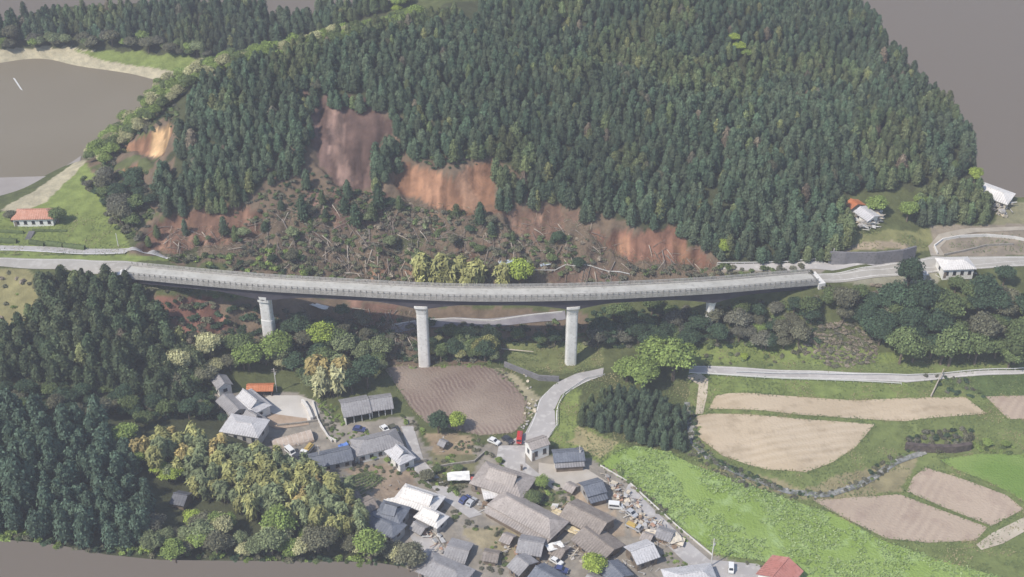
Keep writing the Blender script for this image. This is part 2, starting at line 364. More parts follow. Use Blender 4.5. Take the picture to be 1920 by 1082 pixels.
paint([(560,360),(720,350),(740,420),(620,430)], (.22,.14,.115), 1, (3,.5)); paint([(640,560),(760,560),(770,640),(680,630)], (.28,.17,.13), 1, (3,.5))
paint([(-500,400),(0,400),(100,345),(160,300),(230,400),(240,475),(-500,475)], GRASS, .3); paint([(-500,470),(300,480),(330,490),(-500,486)], GRASS, .2)
paint([(-500,500),(50,505),(80,560),(40,620),(-500,600)], (.26,.24,.12), .6)
paint([(0,395),(60,360),(150,298),(165,300),(90,375),(40,400)], SAND, .2)
paint([(940,640),(1130,640),(1130,690),(1060,700),(950,690)], (.17,.19,.08), .6)
paint([(1290,640),(1500,640),(1720,670),(1720,700),(1290,690)], GRASS, .8)
paint([(1290,680),(2300,680),(2300,1400),(1250,1100),(1120,860),(1290,850)], (.155,.19,.07), .3)
paint([(1320,700),(1700,712),(1730,752),(1340,740)], (.17,.215,.07), .3)
paint([(1330,870),(1500,915),(1620,880),(1720,850),(1720,872),(1690,920),(1560,940),(1440,925)], (.27,.24,.14), .5)
paint([(1040,720),(1090,730),(1080,790),(1200,850),(1120,870),(1030,830),(1040,770)], GRASS, .3); paint([(1080,800),(1160,830),(1130,860),(1060,830)], (.33,.29,.16), .5)
paint([(395,735),(560,735),(610,760),(640,795),(770,780),(800,840),(900,835),(940,825),(1000,825),(1020,850),(1110,860),(1180,905),(1270,985),(1340,1040),(1480,1085),(1500,1400),(860,1400),(740,1000),(690,930),(600,880),(480,840),(420,790)], YARD, .3)
paint([(620,860),(770,880),(800,960),(700,935)], EARTH, .6)
paint([(800,850),(870,840),(900,860),(870,920),(810,900)], (.17,.165,.09), .6)
paint([(800,815),(880,815),(890,850),(810,855)], (.30,.235,.16), .5)
paint([(860,990),(960,990),(1010,1030),(930,1060)], (.30,.26,.17), .5)
paint([(1040,880),(1100,880),(1150,960),(1250,1000),(1260,1020),(1100,1000)], (.36,.29,.22), 1, (2.5,.45))
paint([(920,690),(960,700),(1010,745),(995,780),(975,740)], (.33,.30,.2), .4)
paint([(640,790),(760,790),(770,830),(650,820)], YARD, .3)
paint([(1040,900),(1060,960),(1000,960),(960,900)], (.15,.15,.08), .8)
paint([(1560,440),(1740,430),(1780,470),(1560,470)], (.22,.22,.10), .5); paint([(1580,455),(1700,455),(1700,470),(1580,468)], (.34,.28,.2), .5)
paint([(1740,425),(2300,400),(2300,480),(1760,480)], (.25,.215,.17), .3); paint([(1880,380),(2300,370),(2300,430),(1860,420)], (.22,.21,.13), .3)
paint([(1340,495),(1560,492),(1540,512),(1340,510)], YARD, .3); paint([(1540,520),(1760,510),(1760,535),(1620,535)], (.28,.27,.2), .3)
paint([(1770,700),(2300,690),(2300,740),(1850,745),(1780,720)], (.10,.14,.055), .3)
base *= (0.85+.3*vnoise(XX, YY, 3, 41))[..., None]
soil = (base[..., 0] > 1.35*base[..., 1]); base[soil] *= (.42+.75*vnoise(XX*1.0, YY*.2, 1.5, 43)*(.4+.6*vnoise(XX, YY, 8, 44))+.45*(vnoise(XX, YY*.1, 3.2, 45) > .55))[soil][:, None]*.9
ny, nx = XX.shape
land_m = mat('land', (.84,.84,.84), (1.12,1.1,1.08), scale=.35, attr='tint', bump=1.0, bscale=.9, rough=1, spec=.1)
def land_mesh():
    cell = keep[:-1, :-1] | keep[1:, :-1] | keep[:-1, 1:] | keep[1:, 1:]
    pl = np.array(LAND, float); a_ = pl; d_ = np.roll(pl, -1, axis=0)-pl; near = np.zeros_like(keep)
    near[:-1, :-1] |= cell; near[1:, :-1] |= cell; near[:-1, 1:] |= cell; near[1:, 1:] |= cell
    jj, ii = np.nonzero(near & ~keep)           # draw the rim onto the surveyed outline
    for j, i in zip(jj, ii):
        p = np.array([UU[j, i], VV[j, i]]); t = np.clip(((p-a_)*d_).sum(1)/(d_**2).sum(1), 0, 1); q = a_+d_*t[:, None]; k = np.argmin(((q-p)**2).sum(1))
        x_, y_, _ = at(q[k][0], q[k][1], ZZ[j, i]); XX[j, i], YY[j, i] = x_, y_
    j, i = np.nonzero(cell); a = j*nx+i
    F = np.concatenate([np.stack([a, a+1, a+nx+1], 1), np.stack([a, a+nx+1, a+nx], 1)])
    used, inv = np.unique(F.ravel(), return_inverse=True)
    V = np.stack([XX.ravel(), YY.ravel(), ZZ.ravel()], 1)[used]; F = inv.reshape(-1, 3)
    me = tri_mesh('ground', V, F, base.reshape(-1, 3)[used], land_m)
    me.polygons.foreach_set('use_smooth', [True]*len(me.polygons))
    o = link('ground', me); o['kind'] = 'structure'
SHEETCUT = []      # world polygons where the land sits a little lower so that sheets stay clear

# ------------------------------------------------------------------ fields, roads, water
F_PLOW = [(720,691),(762,685),(902,685),(926,692),(957,714),(988,752),(986,790),(962,812),(900,817),(850,806),(798,792),(768,762),(742,722)]
F_LONG = [(1365,738),(1600,751),(1810,745),(1850,776),(1700,790),(1500,778),(1328,768),(1342,742)]
F_BIG = [(1305,780),(1330,776),(1480,784),(1640,796),(1605,838),(1560,868),(1510,886),(1440,881),(1355,855),(1302,812)]
F_L4 = [(1523,937),(1600,933),(1686,927),(1760,955),(1852,989),(1830,1014),(1740,1018),(1661,1010),(1590,975)]
F_R5 = [(1735,877),(1810,900),(1887,929),(1919,955),(1859,987),(1770,952),(1700,922),(1712,895)]
F_FAR = [(1848,744),(1920,742),(2100,738),(2100,790),(1890,786)]
F_CROP = [(1125,872),(1150,850),(1190,836),(1250,846),(1300,872),(1390,905),(1480,937),(1560,962),(1650,1012),(1760,1050),(1900,1090),(2000,1200),(1540,1200),(1490,1085),(1430,1052),(1340,1040),(1272,985),(1225,935),(1180,903)]
F_CROP2 = [(1762,862),(1840,851),(1960,856),(2100,860),(2100,960),(1925,945),(1895,925),(1850,903),(1790,880)]
F_ROWS = [(640,897),(690,885),(722,898),(672,932)]
STRAW = (.43,.345,.24); STRAW2 = (.49,.40,.29)
sheet('plowed_field', F_PLOW, mat('plowed_soil', (.235,.18,.145), (.33,.265,.215), scale=.05, wave=((.17,.115,.10), 1.5, math.radians(-24), .8, 7.0), bump=1.2, bscale=1.3, detail=7))
m_f = mat('stubble', STRAW, STRAW2, scale=.04, c3=(.37,.295,.205), wave=((.55,.46,.35), 3.0, math.radians(80), .5, 2.5), bump=.8, bscale=1.1, detail=9)
m_p = mat('tilled_pink_soil', (.41,.325,.25), (.455,.365,.285), scale=.035, c3=(.37,.285,.225), wave=((.33,.25,.20), 2.6, math.radians(35), .45, 2.5), bump=.8, bscale=1.2, detail=9)
sheet('field', F_LONG, m_f); sheet('field', F_BIG, m_f); sheet('field', F_L4, m_p); sheet('field', F_R5, m_p); sheet('field', F_FAR, m_p)
m_c = mat('crop_green', (.215,.31,.065), (.27,.37,.105), scale=.05, c3=(.31,.42,.16), bump=1.5, bscale=1.4, detail=8)
sheet('crop_field', F_CROP, m_c); sheet('crop_field', F_CROP2, mat('crop_dark', (.15,.24,.05), (.21,.29,.08), scale=.08, bump=1.5, bscale=1.6))
sheet('vegetable_field', F_ROWS, mat('bed_soil', (.28,.24,.17), (.33,.28,.21), scale=.3, bump=.5))
ASPH = mat('asphalt_pale', (.37,.35,.34), (.45,.43,.42), scale=.12, c3=(.50,.48,.46), bump=.25, bscale=6)
ROADM = mat('road_deck_concrete', (.335,.315,.285), (.41,.39,.355), scale=.1, c3=(.44,.42,.39), bump=.25, bscale=6)
R_MAIN = [(1132,690),(1085,700),(1045,718),(1012,748),(1002,780),(985,812),(950,832),(1018,836),(1034,815),(1042,800),(1040,768),(1052,742),(1085,722),(1130,706)]
R_RIGHT = [(1292,687),(1400,690),(1560,697),(1700,703),(1770,702),(1920,694),(2200,690),(2200,701),(1920,702),(1780,710),(1700,718),(1600,714),(1400,706),(1292,700)]
sheet('road', R_MAIN, ASPH, .22, 1.5); sheet('road', R_RIGHT, ASPH, .22, 1.5)
sheet('road', [(-300,480),(0,484),(150,487),(281,497),(229,516),(120,506),(0,500),(-300,497)], ROADM, .22, 1.5)
sheet('road', [(1515,517),(1600,508),(1700,491),(1750,481),(1920,481),(2200,480),(2200,502),(1920,500),(1800,506),(1700,517),(1540,531)], ROADM, .22, 1.5)
sheet('lane', [(-300,458),(0,461),(150,467),(320,481),(320,485),(150,477),(0,470),(-300,468)], ASPH, .22, 1.5)
sheet('lane', [(1345,496),(1540,490),(1560,497),(1640,500),(1700,492),(1560,508),(1350,505)], ASPH, .16, 1.5)
sheet('lane', [(1745,480),(1740,462),(1760,440),(1820,428),(1930,425),(1930,432),(1830,436),(1778,448),(1762,465),(1772,480)], mat('dirt_lane', (.33,.29,.24), (.40,.36,.30), scale=.3, bump=.4), .2, 1.5)
DIRT = mat('dirt_track', (.42,.36,.28), (.52,.46,.37), scale=.3, bump=.5)
sheet('path', [(1312,700),(1328,712),(1326,740),(1318,776),(1304,778),(1308,740),(1310,722),(1290,710),(1290,704)], DIRT, .18, 1.5)
sheet('path', [(1830,1022),(1860,1000),(1925,968),(2000,945),(2000,965),(1925,995),(1880,1020),(1840,1032)], DIRT, .18, 1.5)
YM = mat('bright_yard', (.50,.47,.43), (.60,.57,.53), scale=.12, bump=.3)
sheet('yard', [(505,742),(560,742),(590,752),(600,775),(575,795),(540,790),(500,770),(490,750)], YM, .16, 1.5)
sheet('yard', [(500,775),(575,785),(580,797),(520,805),(500,797)], mat('yard_soil', (.38,.28,.20), (.45,.35,.27), scale=.3, bump=.5), .2, 1.5)
sheet('yard', [(1010,868),(1100,880),(1140,905),(1090,905),(1040,920),(1010,900)], mat('yard_warm', (.40,.36,.31), (.48,.44,.39), scale=.2, bump=.3), .16, 1.5)
sheet('lane', [(752,800),(775,800),(795,865),(850,925),(905,965),(880,972),(835,940),(775,880)], ASPH, .16, 1.5)
sheet('lane', [(935,836),(985,836),(985,868),(1030,905),(1010,912),(960,885),(930,865)], ASPH, .17, 1.5)
sheet('lane', [(1180,905),(1215,945),(1272,1000),(1330,1050),(1420,1058),(1470,1085),(1440,1200),(1330,1100),(1290,1060),(1225,1000),(1170,925)], ASPH, .14, 1.5)
sheet('lane', [(768,985),(800,1000),(860,1050),(880,1100),(850,1100),(815,1060),(770,1010)], ASPH, .17, 1.5)
m_w = mat('lake_water', (.20,.168,.118), (.225,.192,.14), scale=.012, rough=.45, bump=.05, bscale=.5, spec=.15)
sheet('lake', [(-500,102),(0,104),(150,111),(235,124),(290,135),(345,146),(420,150),(330,260),(250,330),(170,345),(60,400),(-500,420)], m_w, z=24.5, step=20)
sheet('mudflat', [(-300,333),(0,333),(95,330),(152,292),(150,305),(70,372),(35,395),(-300,400)], mat('grey_mud', (.30,.27,.25), (.35,.32,.30), scale=.1), z=24.75, step=8)
sheet('foam_streak', [(24,146),(28,147),(43,170),(38,167)], mat('foam', (.6,.6,.58)), z=24.6, step=2)
m_s = mat('stream_water', (.13,.135,.12), (.30,.30,.29), scale=.7, rough=.2, bump=.3, spec=.5)
strip('stream', [G(*p) for p in [(1288,755),(1290,790),(1300,835),(1345,872),(1400,895),(1470,922),(1540,931),(1600,915),(1640,895),(1680,866),(1735,848)]], 2.0, m_s, .25)
LOWR = mat('lower_road_slab', (.20,.185,.20), (.28,.265,.28), scale=.2, bump=.3)
lowroad = strip('road', [G(*p) for p in [(735,622),(790,607),(850,604),(925,607),(990,599),(1060,592)]], 2.8, LOWR, .35)
# white edge lines
WLINE = mat('white_line', (.72,.71,.69), (.6,.59,.57), scale=2, rough=.7)
def line(pix, wd=.22, off=.27): return strip('road_marking', [G(*p) for p in pix], wd, WLINE, off)
line([(1040,722),(1012,750),(1004,782),(990,812)]); line([(1128,706),(1085,723),(1054,743),(1043,768),(1044,800)], .3)
line([(1292,699),(1400,705),(1600,712),(1700,716),(1780,708),(1920,700)]); line([(1292,689),(1400,692),(1560,699),(1700,705)])
line([(0,470),(150,477),(320,485)], .5); line([(0,486),(150,489),(275,498)], .2)
line([(1540,526),(1700,514),(1800,504),(1920,498)], .2); line([(1520,519),(1700,494),(1750,484),(1920,484)], .2); line([(1550,517),(1700,503),(1920,490)], .15)
land_mesh()
def cyl_between(): pass

# ------------------------------------------------------------------ the viaduct
CONC = mat('pale_concrete', (.68,.665,.64), (.78,.765,.74), scale=.25, c3=(.58,.565,.53), rough=.85, bump=.15)
GIRD = mat('girder_shade_tone', (.05,.045,.06), (.075,.07,.085), scale=.2, rough=.8)  # shade under the deck overhang is put into this dark purple colour
RAILM = mat('rail_weathered', (.36,.345,.32), (.46,.445,.42), scale=.8, rough=.7)
ctrl = [(229,516,28.3),(340,527,28.9),(487,540,29.6),(640,549,30.2),(787,557,30.5),(923,560,30.3),(1077,558,29.6),(1200,553,27.9),(1343,545,25.8),(1450,536,23.9),(1535,529,22.5)]
C = [at(*c) for c in ctrl]
CS = []
for i in range(len(C)-1):
    for k in range(8):
        t = k/8; p0 = C[max(i-1, 0)]; p1 = C[i]; p2 = C[i+1]; p3 = C[min(i+2, len(C)-1)]
        CS.append(tuple(.5*(2*p1[q]+(p2[q]-p0[q])*t+(2*p0[q]-5*p1[q]+4*p2[q]-p3[q])*t*t+(3*p1[q]-p0[q]-3*p2[q]+p3[q])*t**3) for q in range(3)))
CS.append(C[-1]); CS = np.array(CS)
TT = np.gradient(CS[:, :2], axis=0); TT /= np.linalg.norm(TT, axis=1)[:, None]; NN = np.stack([-TT[:, 1], TT[:, 0]], 1)
bridge = empty('highway_viaduct', tuple(C[4]))
tag(bridge, 'long curved concrete road viaduct on tall pale piers below the landslide', 'bridge')
BL = Vector(C[4])
def sweep(name, prof, m, i0=0, i1=None, depthf=None):    # prof: (offset to the far side, dz)
    i1 = len(CS) if i1 is None else i1; vs = []; fs = []; k = len(prof)
    for i in range(i0, i1):
        for (a, z) in prof:
            zz = z if depthf is None or z > -1.2 else -1-(-z-1)*depthf(i)
            vs.append((CS[i, 0]+NN[i, 0]*a-BL.x, CS[i, 1]+NN[i, 1]*a-BL.y, CS[i, 2]+zz-BL.z))
    for i in range(i1-i0-1):
        for q in range(k): r = (q+1) % k; fs.append((i*k+q, (i+1)*k+q, (i+1)*k+r, i*k+r))
    fs.append(tuple(range(k-1, -1, -1))); fs.append(tuple((i1-i0-1)*k+q for q in range(k)))
    me = bpy.data.meshes.new(name); me.from_pydata(vs, [], fs); me.materials.append(m); me.update()
    return link(name, me, bridge)
WD = 6.8
KERB = mat('kerb_weathered', (.33,.315,.29), (.43,.41,.385), scale=.5, c3=(.24,.23,.215), rough=.9, bump=.3)
sweep('deck', [(0, -.45), (WD, -.45), (WD, 0), (0, 0)], mat('deck_surface', (.43,.42,.385), (.51,.50,.465), scale=.15, c3=(.38,.37,.34), bump=.2, bscale=6))
for a in (0.0, WD-.4): sweep('kerb', [(a-.15, -1.15), (a+.38, -1.15), (a+.38, .5), (a-.15, .5)], KERB)
piers_px = [(487, 18), (787, 25), (1077, 25), (1343, 15)]
pi_idx = [int(np.argmin(abs(proj(CS[:, 0], CS[:, 1], CS[:, 2])[0]-px))) for px, _ in piers_px]
def dep(i): return 1+1.0*max(0, 1-min(abs(i-k) for k in pi_idx)/5.0)**1.5
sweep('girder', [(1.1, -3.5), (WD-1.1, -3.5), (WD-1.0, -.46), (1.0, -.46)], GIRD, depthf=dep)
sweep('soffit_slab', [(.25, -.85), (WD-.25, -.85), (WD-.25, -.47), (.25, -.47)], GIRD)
for a in (0.05, WD-.12):
    for (z0, z1) in ((.7, .84), (1.0, 1.14), (1.35, 1.55)): sweep('handrail', [(a, z0), (a+.12, z0), (a+.12, z1), (a, z1)], RAILM)
    mb = MB(); L_ = 0
    seg = np.hypot(*np.diff(CS[:, :2], axis=0).T); cum = np.concatenate([[0], np.cumsum(seg)])
    for s_ in np.arange(.5, cum[-1], 2.0):
        i = min(int(np.searchsorted(cum, s_))-1, len(CS)-2); t = (s_-cum[i])/seg[i]; p = CS[i]*(1-t)+CS[i+1]*t; n_ = NN[i]
        x = p[0]+n_[0]*(a+.02)-BL.x; y = p[1]+n_[1]*(a+.02)-BL.y; z = p[2]-BL.z
        mb.box(x-.12, x+.12, y-.23 if a < 1 else y-.07, y+.09, z-1.0 if a < 1 else z+.45, z+1.5)
    po = mb.build('railing_posts', mat('post_weathered', (.22,.205,.19), (.30,.285,.26), scale=2), bridge); po['kind'] = 'stuff'
for (px, h), i in zip(piers_px, pi_idx):
    c = CS[i]+0; n_ = NN[i]; t_ = TT[i]; cx = c[0]+n_[0]*WD/2-BL.x; cy = c[1]+n_[1]*WD/2-BL.y; top = c[2]-3.4-BL.z - (2.0)
    bot = float(H(cx+BL.x, cy+BL.y))-2-BL.z
    mb = MB(); nseg = 16; hw, hd = 2.0, 1.6
    prof = [(bot, 1.06, 1.06), (bot+3, 1.0, 1.0), (top-3.2, .97, 1.0), (top-1.2, 1.1, 1.25), (top, 1.38, 1.7), (top+.9, 1.38, 1.7)]
    if px == 1343: prof = [(bot, .5, .8), (top-6, .6, .8), (top-3, .66, .9), (top, .9, 1.2), (top+.9, 1.0, 1.2)]
    if px == 487: prof = [(bot, 1.1, 1.1), (top-9.5, 1.08, 1.1), (top-9.4, 1.0, 1.0), (top-2, 1.0, 1.05), (top-1.5, 1.2, 1.4), (top+.9, 1.2, 1.5)]
    for (z, a, b) in prof:
        for k in range(nseg):
            th = 2*math.pi*(k+.5)/nseg; ex = .45
            u_ = math.copysign(abs(math.cos(th))**ex, math.cos(th))*hw*a; w_ = math.copysign(abs(math.sin(th))**ex, math.sin(th))*hd*b
            mb.v.append((cx+t_[0]*u_+n_[0]*w_, cy+t_[1]*u_+n_[1]*w_, z))
    for r_ in range(len(prof)-1):
        for k in range(nseg): j = (k+1) % nseg; mb.f.append((r_*nseg+k, r_*nseg+j, (r_+1)*nseg+j, (r_+1)*nseg+k))
    mb.f.append(tuple(range((len(prof)-1)*nseg, len(prof)*nseg)))
    p = mb.build('pier', CONC, bridge)
    if px == 1343: p['label'] = 'slim crooked pale pier near the right end of the viaduct'
for i in (0, len(CS)-1):               # expansion joints and abutments
    c = CS[i]; n_ = NN[i]; t_ = TT[i]; sg = -1 if i == 0 else 1
    def W(a, b, z): return (c[0]+n_[0]*a+t_[0]*b-BL.x, c[1]+n_[1]*a+t_[1]*b-BL.y, c[2]+z-BL.z)
    MB().prism([W(0, -.35, .01), W(0, .35, .01), W(WD, .35, .01), W(WD, -.35, .01)], .12).build('expansion_joint', mat('joint_dark', (.16,.15,.14), (.3,.29,.27), scale=2), bridge)
    MB().prism([W(-.6, 0, -6), W(-.6, sg*2.5, -6), W(WD+.6, sg*2.5, -6), W(WD+.6, 0, -6)][::sg], 5.6).build('abutment', CONC, bridge)
# damaged drain pipe and broken slab under the left span
def slab(name, pix, hgt, m, label, cat, thick=.5, group=None):
    pts = [G(*p) for p in pix]; mb = MB(); n = len(pts)
    for i in range(n-1):
        a, b = pts[i], pts[i+1]; dx, dy = b[0]-a[0], b[1]-a[1]; l = math.hypot(dx, dy) or 1; nx_, ny_ = -dy/l*thick, dx/l*thick
        mb.prism([(a[0], a[1], a[2]-.6), (b[0], b[1], b[2]-.6), (b[0]+nx_, b[1]+ny_, b[2]-.6), (a[0]+nx_, a[1]+ny_, a[2]-.6)], hgt+.6)
    return tag(mb.build(name, m), label, cat, group)
# ------------------------------------------------------------------ plants
def ico(sub=1):
    import bmesh
    bm = bmesh.new(); bmesh.ops.create_icosphere(bm, subdivisions=sub, radius=1)
    V = np.array([v.co[:] for v in bm.verts]); F = np.array([[v.index for v in f.verts] for f in bm.faces]); bm.free(); return V, F
ICO1, ICO2 = ico(1), ico(2)
def leaves(pts, nrm, size, rg, droop=0.0, aspect=1.0):
    """leaf clumps: one bent triangle pair each at pts, roughly facing outward"""
    n = len(pts); nrm = nrm + rg.normal(0, .45, (n, 3)); nrm /= np.linalg.norm(nrm, axis=1)[:, None]
    a = np.cross(nrm, rg.normal(0, 1, (n, 3))); a /= np.linalg.norm(a, axis=1)[:, None]; b = np.cross(nrm, a)
    s = size*rg.uniform(.6, 1.35, (n, 1))
    p0 = pts - a*s*.6; p1 = pts + a*s*.6; p2 = pts + b*s*aspect + nrm*s*.35; p2[:, 2] -= droop*s[:, 0]
    V = np.stack([p0, p1, p2], 1).reshape(-1, 3); F = np.arange(3*n).reshape(-1, 3)
    t = np.repeat(rg.uniform(.72, 1.3, n), 3); return V, F, t
def join(parts):
    V = []; F = []; T = []; k = 0
    for v, f, t in parts: V.append(v); F.append(f+k); T.append(t); k += len(v)
    return np.concatenate(V), np.concatenate(F), np.concatenate(T)
def cedar_geo(seed, h=10.2, r=2.45, nl=400):
    rg = np.random.default_rng(seed); lev = 8; seg = 9; V = []; ph = rg.uniform(0, 6)
    def R(t): return r*(1-t**2.6)**.62*(.84+.16*(1-t))*(1+.10*math.sin(t*19+ph))*(.82 if t < .1 else 1)
    for i in range(lev):
        t = i/(lev-1)*.97
        for k in range(seg):
            a = 2*math.pi*k/seg + i*.35; q = R(t)*rg.uniform(.68, .95)+.05
            V.append((q*math.cos(a), q*math.sin(a), h*(.16+.84*t)-(.5*rg.random())))
    F = []
    for i in range(lev-1):
        for k in range(seg):
            j = (k+1) % seg; a, b, c, d = i*seg+k, i*seg+j, (i+1)*seg+j, (i+1)*seg+k; F += [(a, b, c), (a, c, d)]
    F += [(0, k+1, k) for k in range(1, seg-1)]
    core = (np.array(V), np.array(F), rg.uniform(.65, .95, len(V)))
    t = rg.uniform(0, 1, nl)**1.1; a = rg.uniform(0, 2*math.pi, nl); q = np.array([R(x) for x in t])*rg.uniform(.82, 1.12, nl)+.08
    pts = np.stack([q*np.cos(a), q*np.sin(a), h*(.14+.86*t)], 1); nr = np.stack([np.cos(a), np.sin(a), np.full(nl, .55)], 1)
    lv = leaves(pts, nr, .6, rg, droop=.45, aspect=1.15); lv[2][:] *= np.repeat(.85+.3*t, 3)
    return join([core, lv])
def lobes_geo(seed, lobes, nl, lsize, droop=0, aspect=1.0, sub=ICO1):
    rg = np.random.default_rng(seed); parts = []; C_ = []
    for (x, y, z, a, b, c) in lobes:
        v, f = sub; d = v*(1+rg.uniform(-.22, .12, (len(v), 1)))
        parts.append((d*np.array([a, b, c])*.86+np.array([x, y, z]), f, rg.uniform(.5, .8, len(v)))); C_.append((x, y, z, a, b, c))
    C_ = np.array(C_); wt = C_[:, 3]*C_[:, 5]; k = rg.choice(len(C_), nl, p=wt/wt.sum()); d = rg.normal(0, 1, (nl, 3)); d[:, 2] = np.where(d[:, 2] < -.3*abs(d[:, 0]), -d[:, 2], d[:, 2])
    d /= np.linalg.norm(d, axis=1)[:, None]; pts = C_[k, :3]+d*C_[k, 3:]*rg.uniform(.85, 1.12, (nl, 1))
    lv = leaves(pts, d+np.array([0, 0, .3]), lsize, rg, droop, aspect); shade = np.repeat(rg.uniform(.8, 1.2, len(C_))[k], 3); lv[2][:] *= shade
    return join(parts+[lv])
def broad_geo(seed, r=4.3, h=8.2, nl=1500):
    rg = np.random.default_rng(seed); L = [(0, 0, h*.62, r*.7, r*.7, h*.3)]
    for i in range(11):
        a = i*2.4+rg.uniform(-.3, .3); q = r*.62*math.sqrt((i+1)/11); s = r*rg.uniform(.3, .46)
        L.append((q*math.cos(a), q*math.sin(a), h*(.86-.42*(q/r)**1.6)-rg.uniform(0, .9), s, s, s*.85))
    return lobes_geo(seed, L, nl, .40)
def bamboo_geo(seed, h=9.0, nl=420):
    rg = np.random.default_rng(seed); L = []
    for i in range(5):
        a = rg.uniform(0, 6.28); q = rg.uniform(.3, 1.5); hh = h*rg.uniform(.72, 1.0); x, y = q*math.cos(a), q*math.sin(a)
        L.append((x, y, hh*.68, .95, .95, hh*.33)); L.append((x*1.5, y*1.5, hh*.78, .8, .8, hh*.17)); L.append((x*1.1, y*1.1, hh*.35, .9, .9, hh*.3))
    return lobes_geo(seed, L, nl, .55, droop=1.1, aspect=1.9)
def shrub_geo(seed, r=1.5, h=1.5, nl=150):
    rg = np.random.default_rng(seed); L = []
    for i in range(5):
        a = rg.uniform(0, 6.28); q = rg.uniform(0, .75)*r; s = r*rg.uniform(.35, .6); L.append((q*math.cos(a), q*math.sin(a), h*rg.uniform(.3, .55), s, s, s*.75*h/r))
    return lobes_geo(seed, L, nl, .42)
GEO = {'cedar': [cedar_geo(s, 10.2*q, 2.45*p) for s, q, p in ((1, 1, 1), (2, 1.12, .92), (3, .88, 1.05), (4, 1.05, 1.1), (5, .95, .85), (6, 1.2, 1.0))],
       'broad': [broad_geo(s) for s in (11, 12, 13, 14)], 'bamboo': [bamboo_geo(s) for s in (21, 22, 23, 24)], 'shrub': [shrub_geo(s) for s in (31, 32, 33, 34)]}
def leafmat(name, c, rand=.16, c2=None):
    c2 = c2 or tuple(x*.8 for x in c)
    m = mat(name, c, c2, scale=.35, attr='tint', rough=.75, spec=.25, rand=rand, detail=3); return m
LM = {'cedar3': leafmat('cedar_needles_teal', (.09,.14,.095), .2), 'cedar4': leafmat('cedar_needles_deep', (.07,.098,.05), .3), 'cedar': leafmat('cedar_needles', (.075,.112,.066), .22), 'cedar2': leafmat('cedar_needles_olive', (.105,.138,.064), .2), 'lime': leafmat('leaf_lime', (.33,.42,.075), .1),
      'bright': leafmat('leaf_bright', (.23,.31,.085), .12), 'mid': leafmat('leaf_mid', (.135,.18,.07), .2), 'dark': leafmat('leaf_dark', (.06,.10,.055), .2), 'dull': leafmat('leaf_dull', (.165,.165,.105), .18),
      'gold': leafmat('bamboo_gold', (.43,.345,.14), .2), 'bam': leafmat('bamboo_olive', (.34,.34,.13), .22), 'sage': leafmat('bamboo_sage', (.21,.25,.125), .2), 'cream': leafmat('leaf_cream', (.46,.45,.24), .18),
      'dry': leafmat('dry_scrub', (.24,.20,.15), .25), 'dryg': leafmat('grey_scrub', (.155,.155,.115), .25)}
BARK = mat('bark', (.13,.10,.075), (.19,.155,.12), scale=2, rough=.95, bump=.4)
_mesh = {}
def crown_mesh(kind, i, lm):
    k = (kind, i, lm)
    if k not in _mesh:
        V, F, T = GEO[kind][i]; _mesh[k] = tri_mesh('crown', V, F, T[:, None], LM[lm])
    return _mesh[k]
def trunk_mesh(kind):
    k = ('trunk', kind)
    if k not in _mesh:
        mb = MB()
        if kind == 'cedar': mb.tube((0, 0, -1), (0, 0, 8), .24, .1, 7)
        elif kind == 'bamboo':
            for a in range(6): mb.tube((.9*math.cos(a), .9*math.sin(a), -.8), (1.1*math.cos(a), 1.1*math.sin(a), 6), .07, .05, 5)
        elif kind == 'shrub':
            for a in range(4): mb.tube((0, 0, -.4), (.6*math.cos(a*1.6), .6*math.sin(a*1.6), .9), .06, .03, 5)
        else:
            mb.tube((0, 0, -1), (0.1, 0, 2.6), .38, .26, 8)
            for a in range(5): mb.tube((0.1, 0, 2.2), (1.7*math.cos(a*1.25), 1.7*math.sin(a*1.25), 5), .2, .07, 6)
        me = bpy.data.meshes.new('trunk'); me.from_pydata(mb.v, [], mb.f); me.materials.append(BARK); me.update(); _mesh[k] = me
    return _mesh[k]
NAMES = {'cedar': 'cedar_tree', 'broad': 'broadleaf_tree', 'bamboo': 'bamboo_clump', 'shrub': 'shrub'}
CATS = {'cedar': 'tree', 'broad': 'tree', 'bamboo': 'bamboo', 'shrub': 'shrub'}
def plant(kind, i, lm, x, y, s, sz, rz, label, group, name=None):
    e = empty(name or NAMES[kind], (x, y, float(H(x, y))-.15), rz); e.scale = (s, s, sz); tag(e, label, CATS[kind], group)
    link('crown', crown_mesh(kind, i, lm), e); t = link('trunk' if kind in ('cedar', 'broad') else 'stem', trunk_mesh(kind), e)
    return e
def stuff_plants(name, items, label=None):   # items: (kind, i, x, y, s, sz, rz, colour)
    Vs = []; Fs = []; Ts = []; k = 0
    for (kind, i, x, y, s, sz, rz, c) in items:
        V, F, T = GEO[kind][i]; ca, sa = math.cos(rz), math.sin(rz)
        W_ = np.empty_like(V); W_[:, 0] = (V[:, 0]*ca-V[:, 1]*sa)*s+x; W_[:, 1] = (V[:, 0]*sa+V[:, 1]*ca)*s+y; W_[:, 2] = V[:, 2]*sz+float(H(x, y))-.15
        Vs.append(W_.astype(np.float32)); Fs.append((F+k).astype(np.int32)); Ts.append((T[:, None]*np.array(c)[None]).astype(np.float32)); k += len(V)
    me = tri_mesh(name, np.concatenate(Vs), np.concatenate(Fs), np.concatenate(Ts), mat('foliage_mass', (1, 1, 1), (.8, .8, .8), scale=.35, attr='tint', rough=.75, spec=.25, detail=3))
    o = link(name, me); o['kind'] = 'stuff'
    if label: o['label'] = label
    return o
